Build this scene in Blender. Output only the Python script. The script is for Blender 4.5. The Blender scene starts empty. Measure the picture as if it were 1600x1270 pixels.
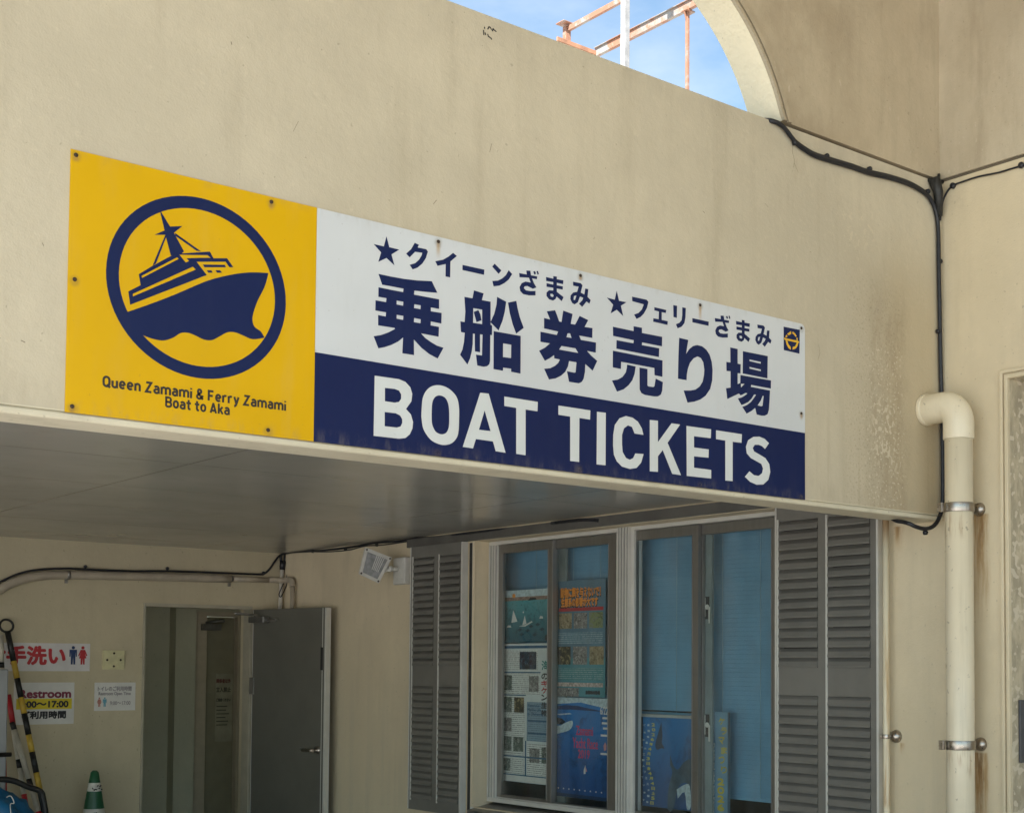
import bpy, bmesh, math, random
from mathutils import Vector, Matrix
from mathutils.geometry import tessellate_polygon
random.seed(7)
sc = bpy.context.scene
COL = sc.collection
# ------------------------------------------------------------------ camera
EYE = Vector((0, 0, 1.6))
FPX, PX, PY = 2202.72, 990.43, 939.67
YAW, PITCH, ROLL = 0.7149, 0.0454, 0.0045
_f = Vector((math.sin(YAW)*math.cos(PITCH), math.cos(YAW)*math.cos(PITCH), math.sin(PITCH)))
_r = Vector((math.cos(YAW), -math.sin(YAW), 0)); _u = _r.cross(_f)
R_ = _r*math.cos(ROLL) + _u*math.sin(ROLL); U_ = -_r*math.sin(ROLL) + _u*math.cos(ROLL)
cam = bpy.data.cameras.new('camera'); co = bpy.data.objects.new('camera', cam); COL.objects.link(co)
M = Matrix((R_, U_, -_f)).transposed().to_4x4(); M.translation = EYE; co.matrix_world = M
cam.sensor_fit = 'HORIZONTAL'; cam.sensor_width = 36; cam.lens = FPX/1600*36
cam.shift_x = (800-PX)/1600; cam.shift_y = (PY-635)/1600
cam.clip_start = 0.05; cam.clip_end = 3000
sc.camera = co
# ------------------------------------------------------------------ sky, sun, exposure
SUN_EL, SUN_AZ = math.radians(50), math.radians(240)      # azimuth clockwise from +Y: behind and to the left of the photographer
w = bpy.data.worlds.new('World'); sc.world = w; w.use_nodes = True
nt = w.node_tree; nt.nodes.clear()
sky = nt.nodes.new('ShaderNodeTexSky'); sky.sky_type = 'NISHITA'; sky.sun_disc = False
sky.sun_elevation = SUN_EL; sky.sun_rotation = SUN_AZ; sky.air_density = 1.0; sky.dust_density = 0.6; sky.ozone_density = 2.0
tc = nt.nodes.new('ShaderNodeTexCoord')
mp = nt.nodes.new('ShaderNodeMapping'); mp.inputs['Scale'].default_value = (2.2, 2.2, 5.0); mp.inputs['Rotation'].default_value = (0.2, 0.1, 1.5); mp.inputs['Location'].default_value = (3.5, 6.5, 2.0)
ns = nt.nodes.new('ShaderNodeTexNoise'); ns.inputs['Scale'].default_value = 1.7; ns.inputs['Detail'].default_value = 7; ns.inputs['Roughness'].default_value = 0.55
mr = nt.nodes.new('ShaderNodeMapRange'); mr.inputs[1].default_value = 0.42; mr.inputs[2].default_value = 0.72; mr.inputs[3].default_value = 0.0; mr.inputs[4].default_value = 0.6
mx = nt.nodes.new('ShaderNodeMix'); mx.data_type = 'RGBA'; mx.inputs[7].default_value = (4.6, 4.9, 5.4, 1)
bg = nt.nodes.new('ShaderNodeBackground'); bg.inputs[1].default_value = 0.062
out = nt.nodes.new('ShaderNodeOutputWorld')
L = nt.links.new
L(tc.outputs['Generated'], mp.inputs[0]); L(mp.outputs[0], ns.inputs['Vector']); L(ns.outputs[0], mr.inputs[0])
tn = nt.nodes.new('ShaderNodeMix'); tn.data_type = 'RGBA'; tn.blend_type = 'MULTIPLY'; tn.inputs[0].default_value = 1.0; tn.inputs[7].default_value = (0.82, 1.02, 1.0, 1)
L(sky.outputs[0], tn.inputs[6]); L(mr.outputs[0], mx.inputs[0]); L(tn.outputs[2], mx.inputs[6]); L(mx.outputs[2], bg.inputs[0]); L(bg.outputs[0], out.inputs[0])
sl = bpy.data.lights.new('sun', 'SUN'); sl.energy = 4.5; sl.angle = math.radians(0.5); sl.color = (1.0, 0.97, 0.93)
so = bpy.data.objects.new('sun', sl); COL.objects.link(so)
sd = Vector((math.sin(SUN_AZ)*math.cos(SUN_EL), math.cos(SUN_AZ)*math.cos(SUN_EL), math.sin(SUN_EL)))
so.rotation_euler = sd.to_track_quat('Z', 'Y').to_euler(); so.location = sd*30
vs = sc.view_settings; vs.view_transform = 'Standard'; vs.look = 'None'; vs.gamma = 1; vs.use_curve_mapping = False
vs.exposure = 2.0
sc.cycles.max_bounces = 10; sc.cycles.diffuse_bounces = 6; sc.cycles.transparent_max_bounces = 12
sc.cycles.use_denoising = True
# ------------------------------------------------------------------ measured planes of the place (metres)
DF, XW, YB = 3.6834, 4.9458, 9.7213        # sign wall y, window wall x, restroom wall y
ZT, ZLIP, ZC = 3.6935, 2.2252, 2.4302      # parapet top, underside of sign wall, soffit
def ray(px, py):
    return R_*((px-PX)/FPX) + U_*(-(py-PY)/FPX) + _f
def F(px, py, d=0.0):                      # point on the sign wall, d metres proud of it -> (x, z)
    v = ray(px, py); t = (DF-d)/v.y; return (v.x*t, 1.6+v.z*t)
def W(px, py, d=0.0):                      # window wall -> (y, z)
    v = ray(px, py); t = (XW-d)/v.x; return (v.y*t, 1.6+v.z*t)
def B(px, py, d=0.0):                      # restroom wall -> (x, z)
    v = ray(px, py); t = (YB-d)/v.y; return (v.x*t, 1.6+v.z*t)
Fm = lambda u, v, d: Vector((u, DF-d, v))
Wm = lambda u, v, d: Vector((XW-d, u, v))
Bm = lambda u, v, d: Vector((u, YB-d, v))
# ------------------------------------------------------------------ node helper
class NT:
    def __init__(s, name):
        s.m = bpy.data.materials.new(name); s.m.use_nodes = True
        s.t = s.m.node_tree; s.t.nodes.clear(); s.o = s.t.nodes.new('ShaderNodeOutputMaterial')
        g = s.t.nodes.new('ShaderNodeNewGeometry'); s.P = g.outputs['Position']
        x = s.t.nodes.new('ShaderNodeSeparateXYZ'); s.t.links.new(s.P, x.inputs[0]); s.X, s.Y, s.Z = x.outputs
    def put(s, sock, v):
        if hasattr(v, 'is_linked'): s.t.links.new(v, sock)
        elif isinstance(v, (tuple, list)) and len(v) == 3 and sock.type == 'RGBA': sock.default_value = (*v, 1)
        else: sock.default_value = v
    def op(s, o, a, b=0.0, c=0.0):
        n = s.t.nodes.new('ShaderNodeMath'); n.operation = o
        s.put(n.inputs[0], a); s.put(n.inputs[1], b)
        if o in ('MULTIPLY_ADD', 'SMOOTH_MIN'): s.put(n.inputs[2], c)
        return n.outputs[0]
    def mul(s, *a):
        r = a[0]
        for b in a[1:]: r = s.op('MULTIPLY', r, b)
        return r
    def add(s, a, b): return s.op('ADD', a, b)
    def sub(s, a, b): return s.op('SUBTRACT', a, b)
    def sc(s, k):
        n = s.t.nodes.new('ShaderNodeVectorMath'); n.operation = 'MULTIPLY'; s.t.links.new(s.P, n.inputs[0]); n.inputs[1].default_value = k; return n.outputs[0]
    def noise(s, k, detail=4, rough=0.55, dist=0.0):
        n = s.t.nodes.new('ShaderNodeTexNoise'); n.inputs['Scale'].default_value = 1
        s.t.links.new(s.sc(k if isinstance(k, tuple) else (k, k, k)), n.inputs['Vector'])
        n.inputs['Detail'].default_value = detail; n.inputs['Roughness'].default_value = rough; n.inputs['Distortion'].default_value = dist
        return n.outputs[0]
    def voro(s, k):
        n = s.t.nodes.new('ShaderNodeTexVoronoi'); n.inputs['Scale'].default_value = 1
        s.t.links.new(s.sc(k if isinstance(k, tuple) else (k, k, k)), n.inputs['Vector']); return n.outputs[0]
    def step(s, v, a, b):
        n = s.t.nodes.new('ShaderNodeMapRange'); n.interpolation_type = 'SMOOTHSTEP'
        s.put(n.inputs[0], v); n.inputs[1].default_value = a; n.inputs[2].default_value = b
        return n.outputs[0]
    def band(s, v, a, b, e):                # 1 between a and b, soft edge e
        return s.mul(s.step(v, a-e, a+e), s.sub(1.0, s.step(v, b-e, b+e)))
    def mix(s, f, a, b):
        n = s.t.nodes.new('ShaderNodeMix'); n.data_type = 'RGBA'; s.put(n.inputs[0], f); s.put(n.inputs[6], a); s.put(n.inputs[7], b); return n.outputs[2]
    def bump(s, h, strength, dist, nrm=None):
        n = s.t.nodes.new('ShaderNodeBump'); n.inputs['Strength'].default_value = strength; n.inputs['Distance'].default_value = dist; s.put(n.inputs['Height'], h)
        if nrm is not None: s.t.links.new(nrm, n.inputs['Normal'])
        return n.outputs[0]
    def bs(s, col, rough=0.6, metal=0.0, nrm=None, spec=0.5, coat=0.0):
        n = s.t.nodes.new('ShaderNodeBsdfPrincipled')
        s.put(n.inputs['Base Color'], col); s.put(n.inputs['Roughness'], rough); s.put(n.inputs['Metallic'], metal)
        n.inputs['Specular IOR Level'].default_value = spec; n.inputs['Coat Weight'].default_value = coat
        if nrm is not None: s.t.links.new(nrm, n.inputs['Normal'])
        s.t.links.new(n.outputs[0], s.o.inputs[0]); return s.m
def plain(name, col, rough=0.5, metal=0.0, var=0.12, k=9.0, bump=0.0, spec=0.5):
    n = NT(name); f = n.step(n.noise(k, 4), 0.3, 0.7)
    c = n.mix(f, tuple(v*(1-var) for v in col), tuple(min(1, v*(1+var)) for v in col))
    nr = n.bump(n.noise(k*14, 2), bump, 0.002) if bump else None
    r = n.op('MULTIPLY_ADD', n.noise(k*3, 3), 0.2, rough-0.1)
    return n.bs(c, r, metal, nr, spec)
def plaster(name, base, stains=None, rough=0.75, tex=0.35, streak=0.5, k_fine=170, dirt=(0.30, 0.25, 0.17), spec=0.35):
    n = NT(name)
    c = n.mix(n.step(n.noise(1.3, 5, 0.6), 0.3, 0.7), tuple(v*0.91 for v in base), tuple(v*1.06 for v in base))
    c = n.mix(n.mul(n.step(n.noise((11, 11, 7), 4, 0.65), 0.40, 0.68), 0.30), c, tuple(v*0.86 for v in base))
    c = n.mix(n.mul(n.step(n.noise((9, 9, 0.8), 5, 0.6), 0.5, 0.78), streak*0.5), c, dirt)      # rain streaks
    c = n.mix(n.mul(n.step(n.noise(5.0, 6, 0.7), 0.52, 0.75), 0.14), c, tuple(v*0.8 for v in base))
    c = n.mix(n.mul(n.step(n.noise(46, 2, 0.5), 0.68, 0.74), 0.18), c, tuple(min(1, v*1.25) for v in base))
    c = n.mix(n.mul(n.step(n.noise(60, 1, 0.5), 0.74, 0.765), 0.28), c, (0.12, 0.095, 0.065))         # flecks
    if stains:
        for col, mask in stains(n): c = n.mix(mask, c, col)
    h = n.add(n.mul(n.noise(k_fine, 3, 0.6), 0.6), n.add(n.mul(n.noise(26, 3, 0.5), 0.8), n.mul(n.noise(48, 2, 0.5), 0.9)))
    return n.bs(c, rough, 0, n.bump(h, tex, 0.004), spec)
# ------------------------------------------------------------------ mesh helper
class MB:
    def __init__(s): s.v = []; s.f = []; s.mi = []; s.sm = []
    def addv(s, vs): i = len(s.v); s.v += [tuple(v) for v in vs]; return i
    def face(s, idx, m=0, sm=False): s.f.append(tuple(idx)); s.mi.append(m); s.sm.append(sm)
    def slab(s, loops, mp, d0, d1=None, m=0):
        """polygon with holes, between depths d0 (front) and d1 (back); d1 None = a flat sheet"""
        flat = [p for l in loops for p in l]
        tris = tessellate_polygon([[Vector((p[0], p[1], 0)) for p in l] for l in loops])
        a = s.addv([mp(p[0], p[1], d0) for p in flat])
        for t in tris: s.face([a+i for i in t], m)
        if d1 is None: return s
        b = s.addv([mp(p[0], p[1], d1) for p in flat])
        for t in tris: s.face([b+i for i in reversed(t)], m)
        k = 0
        for l in loops:
            n = len(l)
            for i in range(n): s.face([a+k+i, a+k+(i+1) % n, b+k+(i+1) % n, b+k+i], m)
            k += n
        return s
    def rect(s, u0, u1, v0, v1, mp, d0, d1=None, m=0): return s.slab([[(u0, v0), (u1, v0), (u1, v1), (u0, v1)]], mp, d0, d1, m)
    def box(s, x0, x1, y0, y1, z0, z1, m=0):
        return s.rect(x0, x1, y0, y1, lambda u, v, d: Vector((u, v, d)), z0, z1, m)
    def hexa(s, p, m=0):                   # 8 corners: 4 front then 4 back
        a = s.addv(p)
        for q in ((0, 1, 2, 3), (7, 6, 5, 4), (0, 4, 5, 1), (1, 5, 6, 2), (2, 6, 7, 3), (3, 7, 4, 0)): s.face([a+i for i in q], m)
        return s
    def tube(s, pts, r, n=10, m=0, cap=True, sm=True):
        pts = [Vector(p) for p in pts]; rs = r if isinstance(r, (list, tuple)) else [r]*len(pts)
        up = None; rings = []
        for i, p in enumerate(pts):
            t = (pts[min(i+1, len(pts)-1)]-pts[max(i-1, 0)]).normalized()
            if up is None:
                up = Vector((0, 0, 1)) if abs(t.z) < 0.9 else Vector((1, 0, 0))
            e = up - t*up.dot(t)
            if e.length < 1e-6: e = t.orthogonal()
            e.normalize(); up = e; q = t.cross(e)
            rings.append(s.addv([p + (e*math.cos(2*math.pi*k/n)+q*math.sin(2*math.pi*k/n))*rs[i] for k in range(n)]))
        for a, b in zip(rings, rings[1:]):
            for k in range(n): s.face([a+k, a+(k+1) % n, b+(k+1) % n, b+k], m, sm)
        if cap: s.face([rings[0]+k for k in reversed(range(n))], m); s.face([rings[-1]+k for k in range(n)], m)
        return s
    def lathe(s, prof, base, axis=(0, 0, 1), n=24, m=0):
        ax = Vector(axis).normalized(); e = ax.orthogonal().normalized(); q = ax.cross(e); base = Vector(base); rings = []
        mm = m if isinstance(m, list) else [m]*(len(prof)-1)
        for r, h in prof: rings.append(s.addv([base+ax*h+(e*math.cos(2*math.pi*k/n)+q*math.sin(2*math.pi*k/n))*max(r, 1e-4) for k in range(n)]))
        for i, (a, b) in enumerate(zip(rings, rings[1:])):
            for k in range(n): s.face([a+k, a+(k+1) % n, b+(k+1) % n, b+k], mm[i], True)
        s.face([rings[0]+k for k in reversed(range(n))], mm[0]); s.face([rings[-1]+k for k in range(n)], mm[-1])
        return s
    def build(s, name, mats, parent=None, bevel=0.0):
        me = bpy.data.meshes.new(name); me.from_pydata(s.v, [], s.f)
        for m_ in (mats if isinstance(mats, (list, tuple)) else [mats]): me.materials.append(m_)
        for p, i, q in zip(me.polygons, s.mi, s.sm): p.material_index = i; p.use_smooth = q
        bm = bmesh.new(); bm.from_mesh(me); bmesh.ops.recalc_face_normals(bm, faces=bm.faces[:]); bm.to_mesh(me); bm.free()
        o = bpy.data.objects.new(name, me); COL.objects.link(o)
        if parent is not None: o.parent = parent
        if bevel:
            b = o.modifiers.new('bevel', 'BEVEL'); b.width = bevel; b.segments = 2; b.limit_method = 'ANGLE'; b.angle_limit = math.radians(50)
        return o
def tag(o, label, cat, group=None, kind='thing'):
    o['label'] = label; o['category'] = cat; o['kind'] = kind
    if group: o['group'] = group
    return o
def struct(o): o['kind'] = 'structure'; return o
def thing(name, label, cat, loc=(0, 0, 0), group=None):
    o = bpy.data.objects.new(name, None); COL.objects.link(o); o.empty_display_size = 0.1
    return tag(o, label, cat, group)
def spline(pts, n=8):                       # Catmull-Rom through points
    P = [Vector(p) for p in pts]; r = []
    for i in range(len(P)-1):
        a, b, c, d = P[max(i-1, 0)], P[i], P[i+1], P[min(i+2, len(P)-1)]
        for k in range(n):
            t = k/n; r.append(0.5*((2*b)+(c-a)*t+(2*a-5*b+4*c-d)*t*t+(3*b-a-3*c+d)*t**3))
    r.append(P[-1]); return r
def spline2(pts, n=4): return [(p.x, p.y) for p in spline([(x, y, 0) for x, y in pts], n)]
def glyphs(body, size):                     # a line of text as triangles, from the built-in font
    c = bpy.data.curves.new('text', 'FONT'); c.body = body; c.size = size; c.resolution_u = 3
    o = bpy.data.objects.new('text', c); COL.objects.link(o)
    bpy.context.view_layer.update()
    me = bpy.data.meshes.new_from_object(o.evaluated_get(bpy.context.evaluated_depsgraph_get()))
    v = [(p.co.x, p.co.y) for p in me.vertices]; f = [tuple(p.vertices) for p in me.polygons]
    bpy.data.objects.remove(o); bpy.data.curves.remove(c); bpy.data.meshes.remove(me)
    return v, f
def text(mb, body, mp, d, u, v, width=None, height=None, size=0.1, bold=0.0, flip=1, m=0, align='L', rot=False):
    """text with its lower left corner at (u,v); width/height scale it to fit; flip -1 when u runs right to left"""
    vs_, fs = glyphs(body, 1.0)
    if not vs_: return
    x0, x1 = min(p[0] for p in vs_), max(p[0] for p in vs_); y0, y1 = min(p[1] for p in vs_), max(p[1] for p in vs_)
    sx = width/(x1-x0) if width else size; sy = height/(y1-y0) if height else (size if width is None or size else sx)
    if width and not height: sy = sx
    if height and not width: sx = sy
    offs = [(0, 0)] if not bold else [(0, 0)]+[(bold*math.cos(a*math.pi/4), bold*math.sin(a*math.pi/4)) for a in range(8)]
    for i, (ox, oy) in enumerate(offs):
        def g(p):
            px_, py_ = (p[0]-x0)*sx+ox, (p[1]-y0)*sy+oy
            if rot: px_, py_ = py_, -px_
            return mp(u+flip*px_, v+py_, d+i*getattr(mp, 'eps', 0.00003))
        a = mb.addv([g(p) for p in vs_])
        for f in fs: mb.face([a+k for k in f], m)
# ------------------------------------------------------------------ materials
def st_fascia(n):
    gx = lambda px, py=690: F(px, py)[0]
    gz = lambda py, px=1390: F(px, py)[1]
    wob = n.mul(n.sub(n.noise((7, 7, 3), 4), 0.5), 0.12); X = n.add(n.X, wob); Z = n.add(n.Z, n.mul(wob, 0.8))
    brk = n.op('MULTIPLY_ADD', n.step(n.noise((26, 26, 9), 5, 0.7), 0.32, 0.66), 0.6, 0.25)
    col = n.mul(n.band(X, gx(1358), gx(1418), 0.05), n.sub(1.0, n.step(Z, gz(520), gz(400))), brk)
    halo = n.mul(n.band(X, gx(1325), gx(1440), 0.10), n.sub(1.0, n.step(Z, gz(480), gz(330))), 0.45)
    speck = n.mul(n.step(n.noise(95, 2, 0.5), 0.55, 0.66), n.band(X, gx(1325), gx(1415), 0.07), n.sub(1.0, n.step(Z, gz(500), gz(400))), 0.55)
    big = n.mul(n.step(n.noise(50, 1.5, 0.35), 0.55, 0.58), n.band(X, gx(1364), gx(1402), 0.025), n.band(Z, gz(735), gz(628), 0.05))
    small = n.mul(n.step(n.noise(85, 1.5, 0.35), 0.63, 0.67), n.band(X, gx(1352), gx(1414), 0.03), n.band(Z, gz(800), gz(535), 0.05))
    old = n.mul(n.step(n.noise(44, 1.5, 0.4), 0.58, 0.62), n.band(X, F(1318, 350)[0], F(1368, 350)[0], 0.03), n.band(Z, F(1345, 385)[1], F(1345, 330)[1], 0.03), 0.55)
    warm = n.mul(n.band(X, F(1385, 420)[0], XW, 0.10), n.sub(1.0, n.step(n.Z, 3.0, 3.5)), 0.6)
    lip = n.mul(n.band(n.Z, ZLIP+0.02, ZLIP+0.10, 0.03), n.step(n.noise((14, 14, 4), 5, 0.7), 0.45, 0.7), 0.35)
    top = n.mul(n.step(n.Z, ZT-0.22, ZT+0.02), n.step(n.noise((5, 5, 2), 5, 0.65), 0.35, 0.75), 0.45)
    drip = n.mul(n.step(n.noise((16, 16, 0.5), 4, 0.6), 0.54, 0.66), n.sub(1.0, n.step(n.Z, 2.3, 2.8)), n.step(n.X, gx(1262), gx(1300)), 0.4)
    pale = n.mul(n.step(n.noise(52, 2, 0.4), 0.66, 0.70), n.step(n.X, F(1000, 400)[0], F(1100, 400)[0]), n.step(n.Z, 2.9, 3.1), 0.35)
    crack = n.mul(n.step(n.noise((9, 9, 2.0), 5, 0.65), 0.45, 0.7), n.band(X, F(1225, 260)[0], F(1262, 260)[0], 0.04), n.band(n.Z, F(1240, 300)[1], F(1240, 235)[1], 0.05), 0.5)
    big = n.op('MAXIMUM', big, small)
    return [((0.50, 0.40, 0.245), warm), ((0.45, 0.37, 0.25), n.mul(halo, 0.6)), ((0.33, 0.26, 0.17), n.mul(col, 0.68)), ((0.20, 0.16, 0.11), n.mul(speck, 0.55)), ((0.36, 0.29, 0.19), drip), ((0.60, 0.53, 0.395), n.mul(big, 0.85)), ((0.64, 0.56, 0.42), n.mul(old, 0.8)), ((0.66, 0.58, 0.44), n.mul(pale, 0.4)),
            ((0.35, 0.30, 0.22), lip), ((0.36, 0.32, 0.25), top), ((0.38, 0.31, 0.21), crack)]
WALL = (0.55, 0.487, 0.37)
M_fascia = plaster('painted fascia plaster', WALL, st_fascia, tex=0.36, streak=0.55)
M_lip = plaster('lit lip paint', (0.64, 0.585, 0.455), tex=0.2, streak=0.6)  # base raised above the wall's: light caught by the lip is in its colour
def st_arch(n):
    s1 = n.step(n.noise((7, 7, 1.4), 6, 0.7), 0.46, 0.74)
    s2 = n.step(n.noise((2.2, 2.2, 1.6), 5, 0.6), 0.4, 0.7)
    near = n.mul(n.sub(1.0, n.step(n.X, 4.05, 4.65)), n.step(n.noise((4, 4, 3), 5, 0.65), 0.3, 0.65), 0.45)
    pale = n.mul(n.step(n.noise((34, 34, 16), 4, 0.65), 0.63, 0.70), n.sub(1.0, n.step(n.Z, 3.85, 4.25)))
    dark = n.mul(n.step(n.noise(70, 3, 0.6), 0.62, 0.72), 0.16)
    return [((0.36, 0.285, 0.19), n.mul(s2, 0.5)), ((0.30, 0.235, 0.155), near), ((0.30, 0.24, 0.165), n.mul(s1, 0.45)), ((0.22, 0.17, 0.115), dark), ((0.64, 0.56, 0.44), n.mul(pale, 0.4))]
M_arch = plaster('stained arch plaster', (0.50, 0.42, 0.30), st_arch, tex=0.3, streak=0.35, dirt=(0.28, 0.22, 0.15))
M_reveal = plaster('rough lit arch reveal', (0.84, 0.735, 0.535), tex=1.0, streak=0.0, k_fine=60)  # paler than the arch wall: skylight on the reveal is put into its colour
def st_side(n):
    out = []
    for px, py, wd, ln in ((1531, 803, 0.040, 0.55), (1531, 1175, 0.034, 0.6), (1404, 822, 0.016, 0.14), (1410, 1160, 0.008, 0.06)):
        y, z = W(px, py)
        wob = n.mul(n.sub(n.noise((20, 20, 5), 4), 0.5), 0.05); Y = n.add(n.Y, wob)
        fade = n.mul(n.step(n.Z, z-ln, z-ln*0.1), n.sub(1.0, n.step(n.Z, z-0.005, z+0.004)))
        m = n.mul(n.band(Y, y-wd, y+wd, 0.014), fade, n.op('MULTIPLY_ADD', n.step(n.noise((70, 70, 6), 5, 0.7), 0.36, 0.62), 0.75, 0.25))
        out.append(((0.40, 0.24, 0.095), n.mul(m, 0.95)))
        core = n.mul(n.band(n.add(n.Y, n.mul(wob, 0.6)), y-wd*0.45, y+wd*0.35, 0.009), n.step(n.Z, z-ln*0.55, z-0.01), n.sub(1.0, n.step(n.Z, z-0.008, z+0.004)), n.step(n.noise((90, 90, 9), 4, 0.7), 0.40, 0.60))
        out.append(((0.20, 0.105, 0.04), n.mul(core, 0.75)))
    low = n.mul(n.sub(1.0, n.step(n.Z, 1.1, 1.9)), n.step(n.noise((12, 12, 0.7), 4), 0.45, 0.7), 0.25)
    warm = n.mul(n.step(n.noise((1.2, 1.2, 0.7), 4), 0.35, 0.7), 0.5)
    jm = n.mul(n.step(n.X, XW+0.003, XW+0.010), n.sub(1.0, n.step(n.Y, 3.55, 3.6)))
    out.append(((0.33, 0.28, 0.20), n.mul(jm, n.op('MULTIPLY_ADD', n.step(n.noise((20, 20, 8), 5, 0.65), 0.36, 0.62), 0.55, 0.25))))
    out.append(((0.66, 0.58, 0.45), n.mul(jm, n.step(n.noise(34, 1.5, 0.4), 0.56, 0.60), 0.85)))
    return [((0.62, 0.525, 0.36), warm), ((0.46, 0.42, 0.33), low)] + out
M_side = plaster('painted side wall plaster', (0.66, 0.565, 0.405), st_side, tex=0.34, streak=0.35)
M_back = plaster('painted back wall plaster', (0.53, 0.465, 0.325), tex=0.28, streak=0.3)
M_room = plaster('painted passage plaster', (0.46, 0.45, 0.33), tex=0.2, streak=0.2)
def mk_soffit():
    n = NT('glossy soffit panels')
    c = n.mix(n.step(n.noise(1.1, 4), 0.3, 0.7), (0.40, 0.385, 0.35), (0.46, 0.44, 0.40))
    def line(v, period, off, wd):
        f = n.op('FRACT', n.op('DIVIDE', n.add(v, off), period)); return n.band(f, 0.5-wd/period, 0.5+wd/period, wd/period*0.6)
    g = n.op('MAXIMUM', line(n.X, 1.82, 0.3, 0.0035), line(n.Y, 0.91, 0.28, 0.0035))
    c = n.mix(n.mul(n.step(n.noise((2.5, 2.5, 1), 5, 0.7), 0.55, 0.72), 0.25), c, (0.30, 0.27, 0.21)); c = n.mix(n.mul(g, 0.7), c, (0.12, 0.11, 0.09))
    h = n.sub(n.mul(n.noise((1.6, 1.2, 1), 1), 0.5), n.mul(g, 0.3))
    return n.bs(c, n.op('MULTIPLY_ADD', n.noise((3, 3, 1), 3), 0.14, 0.12), 0, n.bump(h, 0.05, 0.004), 0.6)
M_soffit = mk_soffit()
SCREWS = [(118, 243), (423, 316), (684, 378), (906, 431), (1093, 477), (1251, 513), (116, 437), (112, 635), (418, 672), (683, 706), (905, 732), (1093, 757), (1251, 776), (1251, 646)]
def mk_panel(name, col, rust=(), dirt=0.12, rough=0.34):
    n = NT(name)
    c = n.mix(n.step(n.noise(2.0, 4), 0.3, 0.7), tuple(v*0.95 for v in col), tuple(min(1, v*1.03) for v in col))
    c = n.mix(n.mul(n.step(n.noise((12, 12, 2), 5, 0.65), 0.5, 0.8), dirt), c, (0.35, 0.33, 0.28))
    c = n.mix(n.mul(n.step(n.noise(75, 2, 0.5), 0.70, 0.74), dirt*2.0), c, (0.12, 0.10, 0.08))
    for x, z, ln in rust:
        m = n.mul(n.band(n.X, x-0.006, x+0.006, 0.006), n.step(n.Z, z-ln, z-0.01), n.sub(1.0, n.step(n.Z, z, z+0.006)))
        c = n.mix(n.mul(m, 0.7), c, (0.42, 0.24, 0.06))
    for x, y in SCREWS:
        sx, sz = F(x, y)
        dx = n.op('ABSOLUTE', n.sub(n.X, sx)); dz = n.op('ABSOLUTE', n.sub(n.Z, sz-0.004))
        rr_ = n.op('SQRT', n.add(n.mul(dx, dx), n.mul(dz, dz)))
        c = n.mix(n.mul(n.sub(1.0, n.step(rr_, 0.006, 0.020)), n.noise(60, 3), 0.55), c, (0.12, 0.09, 0.06))
    edge = n.op('MAXIMUM', n.sub(1.0, n.step(n.sub(n.Z, 2.2454), 0.0, 0.05)), n.mul(n.step(n.Z, 2.90, 2.932), 0.6))
    c = n.mix(n.mul(edge, n.step(n.noise((25, 25, 8), 5, 0.7), 0.45, 0.7), 0.28), c, (0.25, 0.22, 0.17))
    h = n.noise((2.2, 2.2, 2.2), 2)
    return n.bs(c, n.op('MULTIPLY_ADD', n.noise(8, 4), 0.25, rough-0.12), 0, n.bump(h, 0.25, 0.02), 0.2)
M_yellow = mk_panel('yellow sign sheet', (0.66, 0.385, 0.001), [(*F(423, 316), 0.03), (*F(112, 635), 0.03), (*F(118, 243), 0.02)], 0.07)
M_white = mk_panel('white sign sheet', (0.60, 0.625, 0.655), [(*F(684, 378), 0.06), (*F(1093, 477), 0.075), (*F(1251, 646), 0.03), (*F(906, 431), 0.02)], 0.10)
M_navy = mk_panel('navy sign sheet', (0.0045, 0.013, 0.075), (), 0.02, 0.40)
M_ink = mk_panel('navy vinyl', (0.005, 0.014, 0.075), (), 0.015, 0.45)
M_inkw = mk_panel('white vinyl', (0.64, 0.67, 0.68), (), 0.06, 0.42)
M_black_ink = plain('dark brown print', (0.02, 0.014, 0.012), 0.5)
M_gold = plain('gold print', (0.72, 0.42, 0.02), 0.45)
M_rust = plain('rusty screw', (0.045, 0.028, 0.018), 0.8)
M_cable = plain('black cable sheath', (0.010, 0.011, 0.017), 0.42, var=0.3, k=30)
def mk_pvc():
    n = NT('cream downpipe'); b = (0.76, 0.675, 0.51)
    c = n.mix(n.step(n.noise(3, 4), 0.3, 0.7), tuple(v*0.95 for v in b), tuple(v*1.03 for v in b))
    c = n.mix(n.mul(n.step(n.noise((18, 18, 1.2), 5, 0.65), 0.50, 0.75), 0.30), c, (0.40, 0.34, 0.24))
    c = n.mix(n.mul(n.step(n.noise(38, 3, 0.6), 0.66, 0.72), 0.6), c, (0.25, 0.21, 0.16))
    for py in (793, 1163):
        z = 1.6+(lambda v: v.z*(XW-0.115)/v.x)(ray(1498, py)); c = n.mix(n.mul(n.band(n.Z, z-0.12, z-0.02, 0.03), n.step(n.noise((45, 45, 5), 4), 0.5, 0.65), 0.5), c, (0.36, 0.22, 0.10))
    return n.bs(c, n.op('MULTIPLY_ADD', n.noise(12, 3), 0.2, 0.22), 0, n.bump(n.noise(70, 3), 0.05, 0.002))
M_pvc = mk_pvc()
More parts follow.
